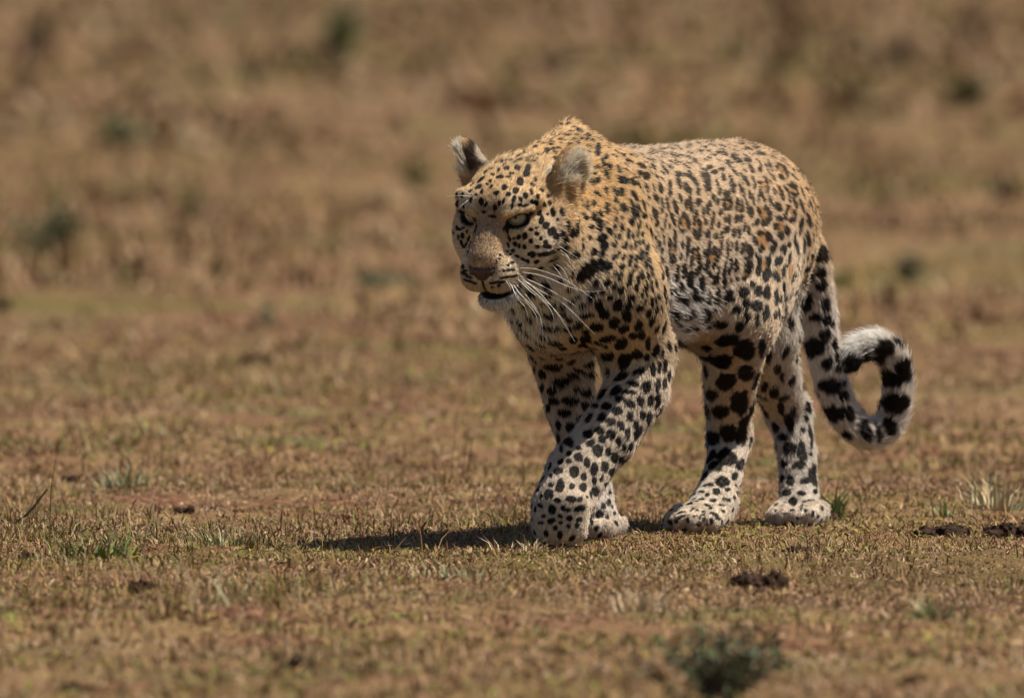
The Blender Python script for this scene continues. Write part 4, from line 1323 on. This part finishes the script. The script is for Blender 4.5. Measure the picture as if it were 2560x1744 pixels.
leafy('shrub', (2430, 300), 80, 90, 'olive green bush high on the right side', OL + FG, 160, .045, seed=10)
leafy('shrub', (2245, 195), 110, 60, 'brown dead bush at upper right', BR, 180, .05, seed=11)
leafy('shrub', (2530, 480), 120, 60, 'dark brown bush at the right edge', BR, 200, .032, seed=12)
leafy('shrub', (955, 722), 170, 45, 'flat spreading green plant left of the chin', GG + FG, 260, .016, seed=13, cat='plant')
leafy('shrub', (668, 815), 50, 75, 'slim green weed in the middle left, blurred', GG, 110, .012, seed=14, cat='plant')
leafy('shrub', (6, 790), 60, 50, 'dark brown bush cut by the left edge', BR, 140, .014, seed=15)
leafy('shrub', (2210, 500), 60, 45, 'faint olive bush right of the rump', OL, 90, .022, seed=16)
leafy('shrub', (1370, 250), 110, 60, 'brown dead bush right above the shoulder hump', BR + [(.2, .12, .07)], 150, .04, seed=17)
leafy('shrub', (320, 205), 110, 60, 'reddish brown bush at upper left between the two darker ones', [(.2, .12, .07), (.16, .09, .05)], 150, .05, seed=18)


def tuft(at_px, hpx, spread_px, n, label, col, wid=.0035, lean=.35, seed=0, name='grass_tuft'):
    r_ = np.random.default_rng(900 + seed)
    g0 = G(*at_px); g0[2] = gz(g0[0], g0[1])
    k = (g0[1] + CAM_D) / FPX
    off = r_.normal(size=(n, 2)) * spread_px * k * .33
    b = np.zeros((n, 3)); b[:, :2] = off; b[:, 2] = gz(g0[0] + off[:, 0], g0[1] + off[:, 1]) - g0[2] - .002
    h = hpx * k * r_.uniform(.5, 1.05, n)
    az = np.arctan2(off[:, 1], off[:, 0]) + r_.normal(size=n) * .5
    cl = np.asarray(col)[r_.integers(0, len(col), n)] * r_.uniform(.75, 1.25, n)[:, None]
    v, t, c = blades(b, h, np.full(n, wid), np.abs(r_.normal(size=n)) * lean + .05, az, cl, .6)
    m_ = np_mesh(name, v, t, m_gr, False); set_color(m_, 'tint', c)
    o_ = link(bpy.data.objects.new(name, None)); o_.location = g0
    b_ = link(bpy.data.objects.new('blades', m_), o_); b_['kind'] = 'stuff'
    return tag(o_, label, 'grass tuft')


GR = [(.10, .16, .04), (.14, .19, .055), (.08, .12, .03)]
PG = [(.26, .28, .17), (.32, .33, .22), (.22, .22, .10)]
ST = [(.50, .40, .26), (.42, .31, .18), (.58, .48, .32)]
tuft((2092, 1285), 105, 22, 9, 'bright green grass blades standing right of the trailing hind paw', GR, .006, .18, 1)
tuft((1165, 1450), 75, 150, 90, 'pale grey green tuft lying below the shadow', PG, .0035, .8, 2)
tuft((305, 1225), 90, 110, 90, 'grey green tuft at left above the dark clods', PG, .003, .5, 3)
tuft((240, 1400), 75, 190, 150, 'low bright green patch at lower left beside the yellow flower', GR + [(.2, .22, .05)], .005, .9, 4)
tuft((560, 1365), 70, 120, 80, 'green grass left of the shadow tip', GR + PG, .003, .5, 5)
tuft((1330, 1375), 60, 45, 30, 'pale straw tuft in front of the nearest paw', ST, .003, .4, 6)
tuft((1265, 1370), 62, 60, 14, 'long straw stems lying across the shadow', ST, .003, 1.0, 7)
tuft((2490, 1270), 110, 120, 90, 'tall dry tuft by the right edge', ST + PG, .003, .35, 8)
tuft((2370, 1290), 70, 60, 40, 'green tuft standing behind the left dark dung pile', GR + PG, .003, .4, 9)
tuft((1600, 1535), 80, 90, 70, 'straw tuft left above the foreground shrub', ST, .0035, .4, 10)
tuft((2330, 1560), 95, 120, 90, 'green and straw tuft right of the foreground shrub', GR + ST, .0035, .4, 11)

# ---- clods and dung
m_clod, t_, b_ = glossy('clod', (.03, .02, .015), .85)
tc = t_.nodes.new('ShaderNodeTexCoord'); nn_ = t_.nodes.new('ShaderNodeTexNoise'); nn_.inputs['Scale'].default_value = 90
rp = ramp(t_, [(.35, (.012, .007, .005)), (.7, (.050, .026, .016))])
b_.inputs['Specular IOR Level'].default_value = .1
t_.links.new(tc.outputs['Object'], nn_.inputs['Vector']); t_.links.new(nn_.outputs['Fac'], rp.inputs['Fac']); t_.links.new(rp.outputs['Color'], b_.inputs['Base Color'])


def clod(at_px, wpx, hpx, label, n=5, seed=0, name='clod', mat=m_clod, cat='clod'):
    """a crumbled heap: several rough lumps fused into one mesh"""
    r_ = np.random.default_rng(700 + seed)
    g0 = G(*at_px); g0[2] = gz(g0[0], g0[1])
    k = (g0[1] + CAM_D) / FPX; w2, hh2 = wpx * k / 2, hpx * k * 1.1
    st = max(w2 / 16, .0016)
    f = Field(np.arange(-w2 * 1.3, w2 * 1.3, st), np.arange(-w2 * 1.1, w2 * 1.1, st), np.arange(-.012, hh2 * 1.3 + .004, st))
    for i in range(n * 3):
        c = np.array([r_.uniform(-.85, .85) * w2, r_.uniform(-.45, .45) * w2, 0]); q = r_.uniform(.3, 1)
        rr = hh2 * .62 * q
        f.ell(c + [0, 0, rr * .35], (min(rr * r_.uniform(1.0, 1.7), w2 * .5), rr * r_.uniform(.9, 1.4), rr), None, rr * .25)
    X, Y, Z = np.meshgrid(*f.ax, indexing='ij')
    pp = np.stack([X, Y, Z], -1).reshape(-1, 3)
    f.F += ((vnoise(pp * (3.5 / hh2), 5 + seed) * .22 + vnoise(pp * (9 / hh2), 6 + seed) * .14) * hh2).reshape(f.F.shape).astype(np.float32)
    f.F[0] = f.F[-1] = 1; f.F[:, 0] = f.F[:, -1] = 1; f.F[:, :, 0] = f.F[:, :, -1] = 1
    v, q = f.mesh()
    o_ = link(bpy.data.objects.new(name, np_mesh(name, v, q, mat, False))); o_.location = g0
    return tag(o_, label, cat)


clod((2355, 1338), 120, 36, 'dark dung pile right of the leopard, the left of two', 6, 1, 'dung_pile', cat='dung')
clod((2530, 1335), 120, 44, 'dark dung pile cut by the right edge', 6, 2, 'dung_pile', cat='dung')
clod((1900, 1478), 120, 55, 'dark red brown dung heap on the ground below the hind paws', 7, 3, 'dung_pile', cat='dung')
clod((362, 1475), 70, 36, 'black lump standing in for a dark hollow at lower left below the yellow flower', 4, 4)  # added black lump in place of a shaded hollow
clod((182, 1205), 48, 34, 'small black clod at the left near the leaning twig', 3, 5)
clod((352, 1278), 60, 26, 'dark clod at left, in front of the grey green tuft', 4, 6)
clod((455, 1272), 55, 18, 'flat dark clod just right of another at left', 3, 7)
clod((1990, 1372), 70, 20, 'flat dark clod below the trailing hind paw', 4, 8)
clod((2075, 1285), 60, 32, 'dark clod at the foot of the bright green blades', 4, 9)
clod((75, 1405), 50, 28, 'small dark clod at the far lower left', 3, 10)
clod((640, 905), 0 + 60, 34, 'blurred dark clod left of the foreleg, farther back', 3, 11)
clod((2295, 1690), 60, 30, 'blurred dark clod near the bottom right corner', 3, 12)
clod((215, 1715), 110, 40, 'blurred dark clod at the bottom left', 4, 13)
clod((755, 1665), 60, 24, 'blurred dark clod at the bottom, left of the middle', 3, 14)

# ---- leaning twig
g0 = G(22, 1318); g0[2] = gz(g0[0], g0[1])
e0 = P(118, 1222, g0[1] - .02) - g0
cv = catmull([np.zeros(3), e0 * .45 + np.array([.004, 0, -.004]), e0], 5)
v, f_ = tube(cv, np.linspace(.0030, .0016, len(cv)), 6)
mt, _, _ = glossy('twig_bark', (.10, .065, .045), .8)
tw_ = link(bpy.data.objects.new('twig', np_mesh('twig', v, f_, mt))); tw_.location = g0
tag(tw_, 'thin dry twig leaning up from the ground at far left', 'twig')

# ---- yellow flowers
m_pet, _, _ = glossy('petal', (.75, .42, .02), .5)
m_stm, _, _ = glossy('flower_stem', (.12, .16, .04), .6)
for (fx, fy, fs, lab) in ((335, 1412, 20, 'yellow flower in the grass at lower left'), (497, 1438, 12, 'smaller orange yellow flower right of the other'), (835, 1412, 10, 'tiny yellow flower left below the shadow')):
    g0 = G(fx, fy + 14); g0[2] = gz(g0[0], g0[1]); k = (g0[1] + CAM_D) / FPX
    fl_ = link(bpy.data.objects.new('flower', None)); fl_.location = g0; tag(fl_, lab, 'flower')
    top = np.array([0, 0, 26 * k]); r = fs * k * .6
    v, f_ = tube([np.zeros(3), top * .5 + [.001, 0, 0], top], [.0012, .001, .001])
    link(bpy.data.objects.new('stem', np_mesh('stem', v, f_, m_stm)), fl_)
    for j in range(6):
        a = j * 1.047
        d = np.array([math.cos(a), math.sin(a), .55]); sd_ = np.array([-math.sin(a), math.cos(a), 0])
        v = np.array([top, top + d * r * .6 + sd_ * r * .35, top + d * r, top + d * r * .6 - sd_ * r * .35])
        link(bpy.data.objects.new('petal', np_mesh('petal', v, np.array([[0, 1, 2, 3]]), m_pet)), fl_)
